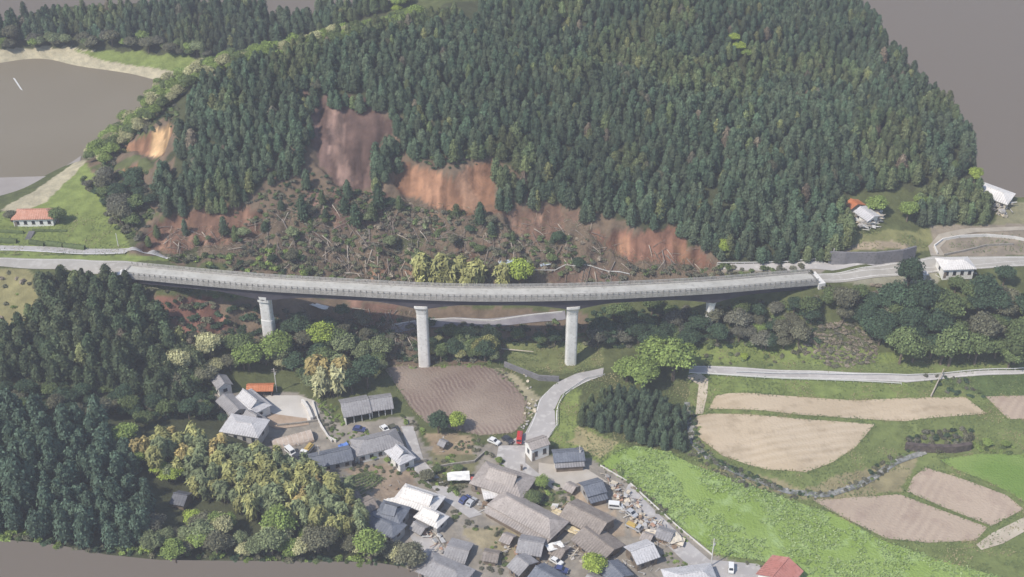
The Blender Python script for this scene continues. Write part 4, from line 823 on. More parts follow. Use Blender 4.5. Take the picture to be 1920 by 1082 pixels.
def house(r1, r2, W, label, hw=3.0, rise=1.8, style='gable', roof='grey', wall='white', name='house', cat='house', over=.6, skirt=0, skirtroof=None, side=0, tilt=(0, 0), group=None, open_side=False, gz=None, Lx=0.0, wins=True, up=(.62, .5)):
    um, vm = (r1[0]+r2[0])/2, (r1[1]+r2[1])/2; gx_, gy_, g = G(um, vm+12)
    for _ in range(4):
        H0 = (gz if gz is not None else g)+hw+rise*(1.6 if style == 'irimoya' else 1); a = at(*r1, H0); b = at(*r2, H0); g = float(H((a[0]+b[0])/2, (a[1]+b[1])/2))
        if gz is not None: g = gz
    cx, cy = (a[0]+b[0])/2, (a[1]+b[1])/2; rz = math.atan2(b[1]-a[1], b[0]-a[0]); R_ = math.hypot(b[0]-a[0], b[1]-a[1])
    hip = W*.42 if style == 'hip' else 0; L = R_+2*hip+Lx
    if style == 'irimoya': L = R_+W*.45+Lx
    e = empty(name, (cx, cy, g), rz); e.rotation_euler = (tilt[0], tilt[1], rz); tag(e, label, cat, group)
    wm = WL[wall]; l, w_ = L/2-over, W/2-over
    mb = MB()
    if open_side:    # back and end walls, posts at the front
        mb.box(-l, l, w_-.15, w_, -.8, hw); mb.box(-l, -l+.15, -w_+.1, w_-.15, -.8, hw); mb.box(l-.15, l, -w_+.1, w_-.15, -.8, hw)
        for k in range(4): x = -l+.1+(2*l-.4)*k/3; mb.box(x, x+.2, -w_, -w_+.1, -.8, hw)
    else: mb.box(-l, l, -w_, w_, -.8, hw)
    if style == 'gable':
        for s_ in (-1, 1):
            x = s_*(l-.2); mb.prism([(x, -w_, hw+.001), (x, w_, hw+.001), (x, 0, hw+rise*(w_/(W/2)))], (.2*s_, 0, 0))
    mb.build('wall', wm, e)
    rm = RF[roof]
    mb = MB()
    if style == 'irimoya':
        roof_planes(mb, L, W, hw, rise*1.0, hip=W*.42); mb.build('lower_roof', rm, e)
        mb = MB(); roof_planes(mb, R_, W*up[0], hw+rise*.55, rise*1.05); mb.build('upper_roof', rm, e)
        mb = MB(); mb.box(-R_/2+.5, R_/2-.5, -W*up[0]/2+.4, W*up[0]/2-.4, hw+.1, hw+rise*.6)
        for s_ in (-1, 1):
            x = s_*(R_/2-.7); mb.prism([(x, -W*up[0]/2+.4, hw+rise*.6), (x, W*up[0]/2-.4, hw+rise*.6), (x, 0, hw+rise*1.5)], (.2*s_, 0, 0))
        mb.build('upper_wall', wm, e); zt = hw+rise*1.6
        MB().box(-R_/2, R_/2, -.18, .18, zt+.1, zt+.42).build('ridge_cap', RF['dark' if roof in ('slate', 'dark') else roof], e)
    else:
        roof_planes(mb, L, W, hw, rise, hip=hip); mb.build('roof', rm, e)
        MB().box(-R_/2, R_/2, -.16, .16, hw+rise+.15, hw+rise+.4).build('ridge_cap', rm, e)
    if skirt:
        s_ = side or -1; y0 = s_*(w_+.0); y1 = s_*(w_+skirt); z1 = hw*.86; z0 = z1-skirt*.3
        P_ = [(-l-.3, y0, z1), (l+.3, y0, z1), (l+.3, y1, z0), (-l-.3, y1, z0)]
        if s_ < 0: P_ = P_[::-1]
        MB().prism(P_, .16).build('lean_to_roof', RF[skirtroof or roof], e)
        MB().box(-l+.2, l-.2, min(y0, y1-s_*.5), max(y0, y1-s_*.5), -.8, z0).build('lean_to_wall', WL['wood'], e)
    if wins and not open_side:
        n = max(2, int(l*2/2.6))
        for s_ in (-1, 1):
            if skirt and s_ == (side or -1): continue
            for k in range(n):
                x = -l+(2*l)*(k+.5)/n; y = s_*(w_+.02); m_ = MB().box(x-.6, x+.6, y-.03, y+.03, hw*.32, hw*.75)
                f = m_.build('window', GLASS, e)
                MB().box(x-.72, x+.72, y-.04+s_*.02, y+.04+s_*.02, hw*.26, hw*.315).build('sill', TRIM, f)
        for s_ in (-1, 1):
            x = s_*(l+.02); MB().box(x-.03, x+.03, -.7, .7, hw*.36, hw*.75).build('window', GLASS, e)
        yd = (w_+.03)*(1 if (skirt and side <= 0) else -1)
        MB().box(-l+.25, -l+.25+min(.95, l*.3), yd-.05, yd+.05, 0, hw*.68).build('door', TRIM, e)
    return e
house((411,705),(419,716), 5.6, 'small white walled storehouse with grey gable roof at the upper left end of the village', hw=3.4, rise=1.6, roof='grey', name='storehouse', cat='storehouse', Lx=2.5)
house((462,723),(513,722), 4.6, 'open shed with bright orange roof on the north side of the pale yard', hw=2.2, rise=1.0, roof='orange', wall='wood', name='shed', cat='shed', open_side=True)
house((455,730),(482,752), 8.4, 'farmhouse with bright pale roof plane above the pale yard', hw=3.2, rise=1.9, style='irimoya', roof='pale', name='farmhouse', cat='farmhouse')
house((420,741),(447,767), 6.4, 'long low grey roofed wing along the left side of the pale roofed farmhouse', hw=2.6, rise=1.3, roof='grey', wall='grey', name='annex', cat='outbuilding', Lx=1)
house((462,768),(482,780), 6.0, 'small grey roofed house just below the pale roofed farmhouse', hw=2.8, rise=1.5, style='irimoya', roof='grey')
house((443,791),(473,796), 9.5, 'squat light grey hip roofed workshop beside the bamboo knoll', hw=3.6, rise=1.2, style='hip', roof='pale', wall='grey', name='workshop', cat='workshop')
house((582,858),(655,842), 7.6, 'long dark slate roofed barn on the lower side of the yard with cars', hw=3.0, rise=1.7, roof='slate', wall='grey', name='barn', cat='barn', Lx=1)
house((640,757),(690,748), 10.0, 'big grey roofed open fronted barn with pale end wall, taller left half', hw=3.4, rise=2.2, roof='grey', wall='white', name='barn', cat='barn', open_side=True, Lx=.6)
house((690,750),(735,744), 8.6, 'lower grey roofed open barn joined to the right end of the big barn', hw=2.9, rise=1.8, roof='grey', wall='white', name='barn', cat='barn', open_side=True)
house((683,826),(728,815), 9.0, 'grey hip roofed farmhouse in the middle of the village with a clipped garden', hw=3.3, rise=2.1, style='hip', roof='grey')
house((658,835),(678,846), 6.0, 'low pale grey wing at the left of the grey hip roofed farmhouse', hw=2.6, rise=1.1, roof='grey', name='annex', cat='outbuilding')
house((742,834),(757,848), 6.4, 'white gable wing with stacked grey eaves joined to the grey hip roofed farmhouse', hw=3.4, rise=1.6, style='irimoya', roof='pale', name='house_wing', cat='house', Lx=1.5)
house((824,824),(837,829), 3.4, 'tiny leaning purple grey shed on the bare plot below the ploughed field', hw=1.9, rise=.9, roof='grey', wall='wood', name='shed', cat='shed', tilt=(.08, .05), wins=False)
house((989,831),(1025,819), 5.2, 'tall white two storey storehouse at the end of the bend of the pale road', hw=4.6, rise=1.3, roof='taupe', wall='white', name='storehouse', cat='storehouse', over=.35)
house((1036,850),(1095,846), 6.4, 'white ended workshop with dark blue grey roof beside the crop field', hw=3.0, rise=1.3, roof='slate', wall='white', name='workshop', cat='workshop', skirt=2.0, skirtroof='grey')
house((917,876),(970,893), 11.5, 'large brown two tiered farmhouse with a red left end', hw=3.2, rise=2.3, style='irimoya', roof='taupe', wall='wood', name='farmhouse', cat='farmhouse', Lx=3, up=(.5, .5))
house((950,931),(1030,974), 9.4, 'long weathered brown grey farmhouse roof left of the cracked brown roof', hw=3.0, rise=2.3, style='hip', roof='taupe', wall='wood', name='farmhouse', cat='farmhouse', skirt=2.6)
house((906,925),(934,921), 5.2, 'white flat topped carport right of the parked blue car', hw=2.3, rise=.35, roof='white', wall='grey', name='carport', cat='carport', open_side=True, Lx=.5)
house((1066,942),(1140,982), 9.5, 'cracked brown roofed barn with torn yellow boards along its lower side', hw=2.6, rise=2.0, roof='brown', wall='wood', name='barn', cat='barn', tilt=(.06, -.03))
house((1092,990),(1150,1030), 10.5, 'collapsed long brown barn with striped roof, lowest of the brown roofs', hw=2.0, rise=1.7, roof='brown', wall='wood', name='barn', cat='barn', tilt=(-.04, .05))
house((1093,912),(1130,902), 7.0, 'slate blue roofed house on the warm yard beside the debris', hw=3.0, rise=1.6, roof='slate', wall='grey', skirt=2.4, skirtroof='slate')
house((1182,1035),(1226,1020), 8.0, 'pale pinkish roofed house with open front near the bottom of the village', hw=3.0, rise=1.7, roof='pale', wall='wood')
house((1272,1078),(1318,1072), 9.0, 'light grey hip roofed house cut by the bottom edge of the picture', hw=3.0, rise=1.8, style='hip', roof='pale', wall='grey')
house((1479,1046),(1448,1082), 10.0, 'salmon pink roofed house beside the crop field at the bottom', hw=3.2, rise=2.2, roof='pink', wall='white')
house((757,913),(812,931), 8.8, 'farmhouse with broad bright whitish roof at the lower left of the village', hw=3.2, rise=1.9, style='irimoya', roof='white', wall='wood', name='farmhouse', cat='farmhouse')
house((793,951),(824,966), 6.2, 'small white roofed wing with tiered grey gable below the broad whitish roof', hw=2.8, rise=1.5, style='irimoya', roof='white', wall='grey', name='house_wing', cat='house')
house((722,944),(745,950), 8.0, 'slate blue tiled farmhouse with many roof levels beside the bamboo knoll', hw=3.4, rise=1.9, style='irimoya', roof='slate', wall='grey', name='farmhouse', cat='farmhouse', Lx=1.5)
house((700,968),(735,985), 7.0, 'lower slate blue roof in front of the many levelled farmhouse', hw=2.7, rise=1.3, style='hip', roof='slate', wall='grey', name='annex', cat='outbuilding')
house((676,945),(700,934), 6.6, 'dull purple grey roof half hidden behind the bamboo knoll', hw=2.6, rise=1.4, roof='brown', wall='grey')
house((972,1012),(1020,1020), 7.8, 'grey brown roof with torn edge below the long weathered farmhouse', hw=2.6, rise=1.6, roof='grey', wall='wood')
house((968,1042),(992,1060), 8.0, 'grey gable roof at the bottom left of the white car', hw=2.7, rise=1.6, roof='grey', wall='wood')
house((1004,1062),(1050,1090), 8.0, 'dark grey roof cut by the bottom edge below the white car', hw=2.8, rise=1.7, roof='slate', wall='wood')
house((1140,1052),(1170,1082), 7.5, 'dark slate roof at the bottom edge beside the yellow green tree', hw=2.6, rise=1.5, roof='slate', wall='wood')
house((815,1055),(855,1072), 9.0, 'pale blue grey roof at the bottom edge left of the brown plot', hw=2.7, rise=1.5, style='hip', roof='grey', wall='grey')
house((838,1022),(880,1032), 8.0, 'half collapsed grey roof with reddish rubble on its upper edge', hw=1.6, rise=1.2, roof='grey', wall='wood', tilt=(.1, .04))
house((905,1036),(935,1040), 5.5, 'low brown roof half buried at the bottom of the brown plot', hw=1.4, rise=1.0, roof='brown', wall='wood', tilt=(-.07, .06), wins=False)
house((325,925),(352,930), 6.0, 'small dark roof hidden in the hollow between cedars and bamboo', hw=2.2, rise=1.6, roof='dark', wall='wood', name='hut', cat='hut', wins=False)
house((42,394),(86,393), 8.5, 'white walled park house with salmon orange hip roof at the far left', hw=3.2, rise=1.9, style='hip', roof='rust', wall='white', name='park_house', cat='house')
house((1780,488),(1806,487), 8.6, 'white house with pale hip roof beside the main road on the right', hw=3.6, rise=1.6, style='hip', roof='white', wall='white')
house((1729,512),(1737,511), 3.0, 'tiny white roadside hut left of the white house', hw=2.0, rise=.3, roof='white', wall='white', name='hut', cat='hut', wins=False, Lx=.6)
house((1598,372),(1612,385), 6.4, 'collapsed house with bright red torn roof at the edge of the cedar wall', hw=1.6, rise=1.4, roof='orange', wall='cream', name='collapsed_house', cat='house', tilt=(.16, -.12))
house((1612,388),(1640,404), 6.5, 'wrecked pale house with gaping windows below the red torn roof', hw=2.8, rise=1.0, roof='pale', wall='white', name='collapsed_house', cat='house', tilt=(.1, .10))
house((1555,360),(1572,366), 4.5, 'small broken shed with reddish frame behind the cedar wall', hw=1.4, rise=.8, roof='rust', wall='cream', name='shed', cat='shed', tilt=(.12, .1), wins=False)
house((1852,352),(1880,360), 9.0, 'wrecked white roofed house sinking on the rubble mound at the right', hw=2.4, rise=1.4, style='hip', roof='white', wall='cream', name='collapsed_house', cat='house', tilt=(.12, .08))

for r1_, r2_, W_, rf_, lb_ in [((1038,1022),(1062,1034), 5.5, 'brown', 'flattened brown roof on the rubble left of the collapsed striped barn'), ((1232,992),(1262,1002), 5.5, 'grey', 'broken grey roof at the far end of the debris strip beside the crop field'), ((1205,1000),(1225,1008), 4.5, 'taupe', 'small flattened taupe roof between the debris strip and the pale pinkish roof'),
        ((776,978),(798,990), 4.6, 'grey', 'narrow grey shed roof below the tiered white wing'), ((1062,905),(1080,914), 4.2, 'taupe', 'small low taupe shed left of the slate blue house on the warm yard'), ((655,930),(672,922), 4.0, 'brown', 'small brown shed beside the vegetable bed'), ((942,1002),(962,1010), 5.0, 'taupe', 'low taupe roof at the lower end of the brown plot'), ((1100,1078),(1130,1092), 6.0, 'grey', 'grey roof cut by the bottom edge right of the blue car')]:
    house(r1_, r2_, W_, lb_, hw=1.5, rise=1.0, roof=rf_, wall='wood', name='broken_shed', cat='shed', tilt=(rnd.uniform(-.12, .12), rnd.uniform(-.08, .08)), wins=False)
# ------------------------------------------------------------------ vehicles
PAINT = {k: mat('paint_'+k, c, rough=.35, spec=.5) for k, c in dict(white=(.75,.75,.74), silver=(.45,.46,.48), dark=(.05,.055,.07), blue=(.06,.08,.20), olive=(.09,.09,.06), red=(.55,.04,.04), yellow=(.50,.36,.12)).items()}
TYRE = mat('tyre', (.025,.025,.025)); RIM = mat('rim', (.4,.4,.42), rough=.4, metal=.6); LAMP = mat('headlight_glass', (.75,.75,.7), rough=.2)
def vehicle(uv, uv2, kind, paint, label, sc=1.0):
    x, y, z = G(*uv); x2, y2, _ = G(*uv2); rz = math.atan2(y2-y, x2-x)
    L, W, Hh = dict(car=(4.2, 1.75, 1.45), van=(4.4, 1.8, 2.0), kei=(3.4, 1.5, 1.8), truck=(5.6, 2.0, 2.5), fire=(6.6, 2.3, 3.0))[kind]
    e = empty({'car': 'parked_car', 'van': 'parked_van', 'kei': 'parked_van', 'truck': 'flatbed_truck', 'fire': 'fire_engine'}[kind], (x, y, z+.28), rz); e.scale = (sc,)*3
    tag(e, label, {'car': 'car', 'van': 'van', 'kei': 'van', 'truck': 'truck', 'fire': 'fire engine'}[kind])
    p = PAINT[paint]; a, b = L/2, W/2
    prof = {'car': [(-a, .3), (-a, .8), (-a+.25, .92), (-a+.7, 1.38), (a-1.9, 1.45), (a-1.15, .95), (a-.1, .82), (a, .6), (a, .3)],
            'van': [(-a, .3), (-a, 1.8), (-a+.2, 2.0), (a-1.1, 2.0), (a-.5, 1.15), (a-.05, .95), (a, .3)], 'kei': [(-a, .3), (-a, 1.6), (-a+.2, 1.8), (a-.8, 1.8), (a-.3, 1.0), (a, .85), (a, .3)],
            'truck': [(a-1.6, .35), (a-1.6, 2.0), (a-1.4, 2.15), (a-.35, 2.1), (a-.05, 1.2), (a, .35)], 'fire': [(-a, .4), (-a, 2.5), (a-1.9, 2.5), (a-1.8, 2.75), (a-.3, 2.7), (a, 1.5), (a, .4)]}[kind]
    MB().prism([(x_, b, z_) for x_, z_ in prof], (0, -2*b, 0)).build('body', p, e)
    def pane(n, pts, dv): MB().prism(pts, dv).build(n, GLASS, e)
    for s_ in (-1, 1):
        yy = s_*b
        if kind in ('car',): pts = [(-a+.75, yy, 1.0), (-a+.95, yy, 1.33), (a-1.95, yy, 1.36), (a-1.45, yy, 1.0)]
        elif kind in ('van', 'kei'): pts = [(-a+.3, yy, 1.15), (-a+.35, yy, Hh-.25), (a-1.3, yy, Hh-.25), (a-.9, yy, 1.15)]
        elif kind == 'truck': pts = [(a-1.3, yy, 1.25), (a-1.3, yy, 1.85), (a-.5, yy, 1.85), (a-.3, yy, 1.25)]
        else: pts = [(a-1.6, yy, 1.6), (a-1.6, yy, 2.3), (a-.6, yy, 2.3), (a-.45, yy, 1.6)]
        pane('side_window', pts, (0, .025*s_, 0))
    w0, w1 = {'car': ((a-1.18, 1.0), (a-1.82, 1.41)), 'van': ((a-.55, 1.25), (a-1.02, 1.9)), 'kei': ((a-.38, 1.1), (a-.75, 1.7)), 'truck': ((a-.1, 1.3), (a-.33, 2.0)), 'fire': ((a-.04, 1.65), (a-.24, 2.5))}[kind]
    pane('windscreen', [(w0[0], -b+.15, w0[1]), (w0[0], b-.15, w0[1]), (w1[0], b-.2, w1[1]), (w1[0], -b+.2, w1[1])], (.05, 0, .03))
    if kind == 'car': pane('rear_window', [(-a+.27, -b+.2, .98), (-a+.27, b-.2, .98), (-a+.64, b-.25, 1.34), (-a+.64, -b+.25, 1.34)], (-.04, 0, .03))
    for s_ in (-1, 1): MB().box(a-.02, a+.04, s_*(b-.35)-.17, s_*(b-.35)+.17, .6, .78).build('headlight', LAMP, e)
    for xw in (-a+.85, a-.85):
        for s_ in (-1, 1):
            wh = MB().tube((xw, s_*(b-.16), .05), (xw, s_*(b+.03), .05), .33, n=14).build('wheel', TYRE, e); MB().tube((xw, s_*(b+.0), .05), (xw, s_*(b+.05), .05), .19, n=10).build('rim', RIM, wh)
    if kind == 'truck':
        MB().box(-a, a-1.75, -b, b, .55, .75).box(-a, a-1.75, -b, -b+.08, .75, 1.15).box(-a, a-1.75, b-.08, b, .75, 1.15).box(-a, -a+.08, -b+.09, b-.09, .75, 1.15).build('cargo_bed', PAINT['silver'], e)
        MB().box(-a+.3, a-2.0, -b+.15, b-.15, .76, 1.55).prism([(-a+.5, -.5, 1.56), (a-2.2, -.4, 1.56), (a-2.4, .5, 1.56), (-a+.6, .45, 1.56)], .4).build('load', PAINT['yellow'], e)
    if kind == 'fire':
        MB().box(a-1.6, a-1.2, -.8, .8, 2.76, 2.98).build('light_bar', mat('lamp_red', (.6,.05,.04)), e)
        mb = MB().box(-a+.3, a-2.2, .25, .33, 2.56, 2.66).box(-a+.3, a-2.2, .75, .83, 2.56, 2.66)
        for k in range(8): mb.box(-a+.5+k*.45, -a+.56+k*.45, .33, .75, 2.58, 2.64)
        mb.build('ladder', RIM, e); MB().box(-a+.4, a-2.1, -b-.03, -b, 1.2, 1.35).build('stripe', PAINT['white'], e)
        MB().box(-a-.04, -a, -.8, .8, .9, 2.1).build('rear_shutter', PAINT['silver'], e)
    return e
vehicle((545,851),(550,855), 'van', 'white', 'white van parked on the brown yard beside the truck')
vehicle((577,849),(568,856), 'truck', 'white', 'white cab truck with a yellow load on the brown yard', 1.05)
vehicle((560,861),(568,866), 'car', 'dark', 'dark car half hidden at the edge of the bamboo knoll')
vehicle((674,808),(684,809), 'car', 'blue', 'dark blue car in front of the big grey barn')
vehicle((722,808),(728,814), 'car', 'white', 'white car partly behind the grey hip roof, next to the olive estate')
vehicle((738,808),(744,816), 'car', 'olive', 'dark olive estate car in the yard below the big barn', 1.1)
vehicle((926,831),(937,836), 'car', 'white', 'white saloon parked below the ploughed field')
vehicle((952,828),(961,834), 'car', 'dark', 'black car between the white saloon and the red fire engine')
vehicle((974,826),(973,834), 'fire', 'red', 'small red fire engine standing at the road mouth', .72)
vehicle((872,940),(880,934), 'car', 'blue', 'dark blue car left of the white carport')
vehicle((884,945),(890,939), 'car', 'silver', 'silver car between the dark blue car and the white carport')
vehicle((1154,953),(1172,955), 'van', 'white', 'white estate van beside the slate blue roofed house')
vehicle((1184,966),(1192,972), 'car', 'silver', 'silver blue car at the edge of the debris')
vehicle((1043,1056),(1053,1062), 'car', 'white', 'white car near the bottom edge below the white awning')
vehicle((1052,1072),(1064,1075), 'car', 'blue', 'dark blue car at the bottom edge next to the white car')
vehicle((1370,1070),(1370,1079), 'kei', 'white', 'small white van alone on the grey yard at the bottom')
vehicle((1188,992),(1198,997), 'truck', 'silver', 'flat pale truck between debris and the striped brown roof', .9)

# ------------------------------------------------------------------ walls, poles, hedges, rails and other fixtures
CW = mat('retaining_concrete', (.17,.165,.175), (.22,.21,.22), scale=.3, c3=(.14,.135,.14)); CWL = mat('pale_wall', (.60,.58,.55), (.68,.66,.63), scale=.5); STONE = mat('stone_wall', (.26,.24,.21), (.36,.335,.30), scale=1.2, bump=.8, bscale=3)
slab('retaining_wall', [(1552,495),(1582,497),(1640,497),(1690,492),(1715,485)], 5.2, CW, 'tall dark grey retaining wall with a clear top edge beside the right road', 'retaining wall', .8)
slab('retaining_wall', [(945,688),(975,700),(1010,714),(1048,716)], 2.2, CW, 'curved grey retaining wall below the grass between the tall piers', 'retaining wall', .5)
slab('parapet_wall', [(735,612),(790,603),(850,600),(925,604),(990,594),(1055,587)], .8, CWL, 'pale broken parapet of the sunken lower road seen between the piers', 'wall', .3)
slab('retaining_wall', [(1758,478),(1752,464),(1768,452),(1800,446),(1850,444),(1900,448),(1935,455)], 1.1, CWL, 'low pale wall curving round the grassy island on the right', 'wall', .4)
slab('kerb_wall', [(1770,480),(1810,472),(1850,462),(1900,460)], .8, STONE, 'low stone edging inside the grassy island on the right', 'wall', .4)
slab('boundary_wall', [(565,756),(575,770),(583,790)], 1.6, CWL, 'white garden wall along the right side of the pale yard', 'wall', .9)
slab('boundary_wall', [(586,755),(596,790),(615,822),(630,830)], 1.0, CWL, 'thin pale wall along the lane right of the pale yard', 'wall', .3)
slab('boundary_wall', [(600,800),(622,830)], .9, CWL, 'short pale wall running down to the blue tarpaulin', 'wall', .3)
slab('stone_wall', [(738,882),(770,872),(800,866)], 1.2, STONE, 'dark stone wall below the grey hip roofed farmhouse', 'wall', .5)
slab('stone_wall', [(520,800),(560,796),(600,790)], .8, STONE, 'brown low stone wall between the two yards', 'wall', .4)
slab('stone_wall', [(808,880),(850,873),(890,868),(910,850)], .9, STONE, 'low stone wall above the village mound', 'wall', .4)
slab('stone_wall', [(1697,845),(1740,849),(1790,850),(1820,845)], 2.6, mat('dark_earth_bank', (.07,.055,.055), (.13,.105,.09), scale=.8, bump=1, bscale=2), 'dark eroded bank face under grass beside the stream', 'bank', 1.4)
slab('field_edge', [(1125,874),(1180,906),(1225,948),(1272,990),(1335,1042)], .45, CWL, 'thin pale kerb along the village side of the crop field', 'kerb', .25)
#slab('wall', [(1740,466),(1700,463),(1780,461),(1840,458)][1:], .8, mat('rust_fence', (.25,.11,.09), (.3,.16,.13), scale=1), 'low rusty fence in front of the dark cedar block', 'fence', .2)
def rail(pix, label, group='guard rails'):
    pts = [G(*p) for p in pix]; o_ = Vector(pts[0]); e = empty('guard_rail', tuple(o_)); tag(e, label, 'guard rail', group)
    mb = MB(); C_ = []
    for i in range(len(pts)-1):
        a, b = pts[i], pts[i+1]; k = max(1, int(math.hypot(b[0]-a[0], b[1]-a[1])/3)); C_ += [(a[0]+(b[0]-a[0])*j/k, a[1]+(b[1]-a[1])*j/k) for j in range(k)]
    C_.append(pts[-1][:2]); C_ = [(x, y, float(H(x, y))+.3) for x, y in C_]
    for a, b in zip(C_[:-1], C_[1:]):
        a_ = Vector(a)-o_; b_ = Vector(b)-o_; d = (b_-a_).normalized(); n_ = Vector((-d.y, d.x, 0))*.05
        mb.prism([a_-n_+Vector((0, 0, .35)), b_-n_+Vector((0, 0, .35)), b_+n_+Vector((0, 0, .35)), a_+n_+Vector((0, 0, .35))], .35)
    mb.build('beam', WLINE, e)
    for c in C_[:100]: c = Vector(c)-o_; MB().box(c.x-.06, c.x+.06, c.y+.06, c.y+.16, c.z-.4, c.z+.65).build('post', WLINE, e)
rail([(1134,705),(1100,712),(1058,740),(1046,765),(1046,798),(1030,820)], 'white guard rail along the outer side of the pale road bend')
rail([(1292,702),(1400,709),(1600,717),(1690,722)], 'long white guard rail along the lower right road')
rail([(1000,510),(1060,500),(1140,512),(1180,517)], 'bent white guard rail left hanging across the slide')
rail([(1345,496),(1430,495),(1540,489)], 'white guard rail along the old lane at the foot of the cedars')
rail([(1380,700),(1500,703),(1700,706),(1920,693)], 'thin guard rail on the upper side of the lower right road')
def pole(u, v, h, label, arm=True):
    x, y, z = G(u, v); e = empty('utility_pole', (x, y, z)); tag(e, label, 'utility pole'); MB().tube((0, 0, -.5), (0, 0, h), .17, .12, 8).build('mast', CWL, e)
    if arm:
        for q in (.6, 1.4): MB().box(-.9, .9, -.06, .06, h-q, h-q+.12).build('crossarm', TRIM, e)
        MB().tube((.35, 0, h-2.6), (.35, 0, h-1.8), .2, n=8).build('transformer', RF['pale'], e)
pole(519,735, 10, 'pale utility pole at the right end of the orange shed'); pole(1333,1062, 11, 'utility pole beside the crop field at the bottom'); pole(222,462, 5.5, 'short white pole on the park grass near the slide', False)
pole(600,872, 8, 'utility pole beside the long slate roofed barn'); pole(1086,868, 7, 'pole near the white ended workshop', True); pole(1560,492, 6, 'slim dark pole in front of the tall retaining wall', False)
x, y, z = G(978,882); e = empty('gate_post', (x, y, z)); tag(e, 'dark weathered gate post standing in the lane', 'post'); MB().prism([(-.3, -.3, -.3), (.3, -.3, -.3), (.3, .3, -.3), (-.3, .3, -.3)], 2.2).build('pillar', WL['wood'], e); MB().prism([(-.4, -.4, 1.9), (.4, -.4, 1.9), (.4, .4, 1.9), (-.4, .4, 1.9)], .2).build('cap', TRIM, e)
# hedges in the park
HG = mat('hedge_green', (.09,.135,.05), (.14,.19,.07), scale=2, bump=1.5, bscale=3)
for (a, b, lab) in [((0,454),(32,455),'clipped green hedge row at the far left of the lane'), ((56,456),(84,461),'clipped hedge right of the park steps'), ((86,459),(118,463),'middle clipped hedge beside the lane'), ((120,463),(160,468),'rightmost clipped hedge along the lane'), ((0,435),(45,438),'thin hedge on the upper terrace left of the steps'), ((62,434),(125,434),'thin hedge on the upper terrace right of the steps')]:
    p, q = G(*a), G(*b); L_ = math.hypot(q[0]-p[0], q[1]-p[1]); rz = math.atan2(q[1]-p[1], q[0]-p[0]); hh = .9 if 'thin' in lab else 1.6
    V = []; F = []; n = max(4, int(L_/.5)); rg = np.random.default_rng(int(a[0]+a[1]))
    for i in range(n+1):
        for (yy, zz) in ((-.7, -.3), (-.75, .5*hh), (-.45, hh), (.45, hh), (.75, .5*hh), (.7, -.3)): V.append((L_*i/n, yy*hh/1.4*rg.uniform(.85, 1.15), zz*rg.uniform(.85, 1.12)))
    for i in range(n):
        for k in range(5): a_, b_, c_, d_ = i*6+k, (i+1)*6+k, (i+1)*6+k+1, i*6+k+1; F += [(a_, d_, c_), (a_, c_, b_)]
    F += [(0, k, k+1) for k in range(1, 5)]+[(n*6, n*6+k+1, n*6+k) for k in range(1, 5)]
    core = (np.array(V), np.array(F), np.full(len(V), .8)); nl = int(L_*30); pts = np.stack([rg.uniform(0, L_, nl), rg.uniform(-.55, .55, nl)*hh/1.4, np.full(nl, hh)-rg.uniform(0, .5, nl)], 1)
    V, F, T = join([core, leaves(pts, np.tile([0, -.3, 1.0], (nl, 1)), .3, rg)])
    o = link('hedge', tri_mesh('hedge', V, F, T[:, None], LM['mid'])); o.location = p; o.rotation_euler = (0, 0, rz); tag(o, lab, 'hedge')
st = G(52,449); e = empty('garden_steps', (st[0], st[1], st[2]-.2)); tag(e, 'dark flight of steps between the park hedges', 'steps')
for k in range(7): MB().box(-1.1, 1.1, k*.75, k*.75+.5, 0, .3+k*.1).build('step', CW, e)
# greenhouse under a beige sheet, tarpaulins, awnings
p, q = G(511,835), G(585,820); L_ = math.hypot(q[0]-p[0], q[1]-p[1]); e = empty('greenhouse', ((p[0]+q[0])/2, (p[1]+q[1])/2, (p[2]+q[2])/2), math.atan2(q[1]-p[1], q[0]-p[0])); tag(e, 'low vaulted greenhouse under a dusty beige sheet between the yards', 'greenhouse')
mb = MB(); A_ = [(2.6*math.cos(t), 2.2*math.sin(t)) for t in np.linspace(0, math.pi, 11)]; mb.prism([(-L_/2, y_, z_-.2) for y_, z_ in A_], (L_, 0, 0)); mb.build('cover_sheet', mat('dusty_sheet', (.46,.37,.30), (.58,.49,.42), scale=.6, bump=.8, bscale=1.5), e)
for k in range(9):
    x_ = -L_/2+L_*k/8; mb = MB()
    for (y0, z0), (y1, z1) in zip(A_[:-1], A_[1:]): mb.tube((x_, y0*1.01, z0*1.01-.2), (x_, y1*1.01, z1*1.01-.2), .05, n=5)
    mb.build('hoop', CWL, e)
def tarp(u, v, w_, d_, m, label, z=.25, rot=0, name='tarpaulin', cat='tarpaulin'):
    x, y, g = G(u, v); V = []; rg = np.random.default_rng(int(u)); n = 7; mb = MB()
    Z_ = rg.uniform(0, .5, (n, n)); ca, sa = math.cos(rot), math.sin(rot)
    for top in (1, 0):
        for j in range(n):
            for i in range(n):
                a, b = (i/(n-1)-.5)*w_, (j/(n-1)-.5)*d_; mb.v.append((a*ca-b*sa, a*sa+b*ca, Z_[j, i]+z-(0 if top else .06)))
    for j in range(n-1):
        for i in range(n-1): k = j*n+i; mb.f.append((k, k+1, k+n+1, k+n)); mb.f.append((n*n+k, n*n+k+n, n*n+k+n+1, n*n+k+1))
    for i in range(n-1):
        for (a, b) in ((i, i+1), ((n-1)*n+i+1, (n-1)*n+i), ((i+1)*n, i*n), (i*n+n-1, (i+1)*n+n-1)): mb.f.append((a, a+n*n, b+n*n, b))
    o = mb.build(name, m); o.location = (x, y, g); return tag(o, label, cat)
TB = mat('tarp_blue', (.10,.20,.55), (.14,.26,.62), scale=1, rough=.5); TBG = mat('sheet_blue_grey', (.35,.42,.50), (.55,.60,.66), scale=.8, rough=.6)
tarp(645,840, 3.2, 3.0, TB, 'small bright blue tarpaulin at the end of the slate roofed barn', .5, .5)
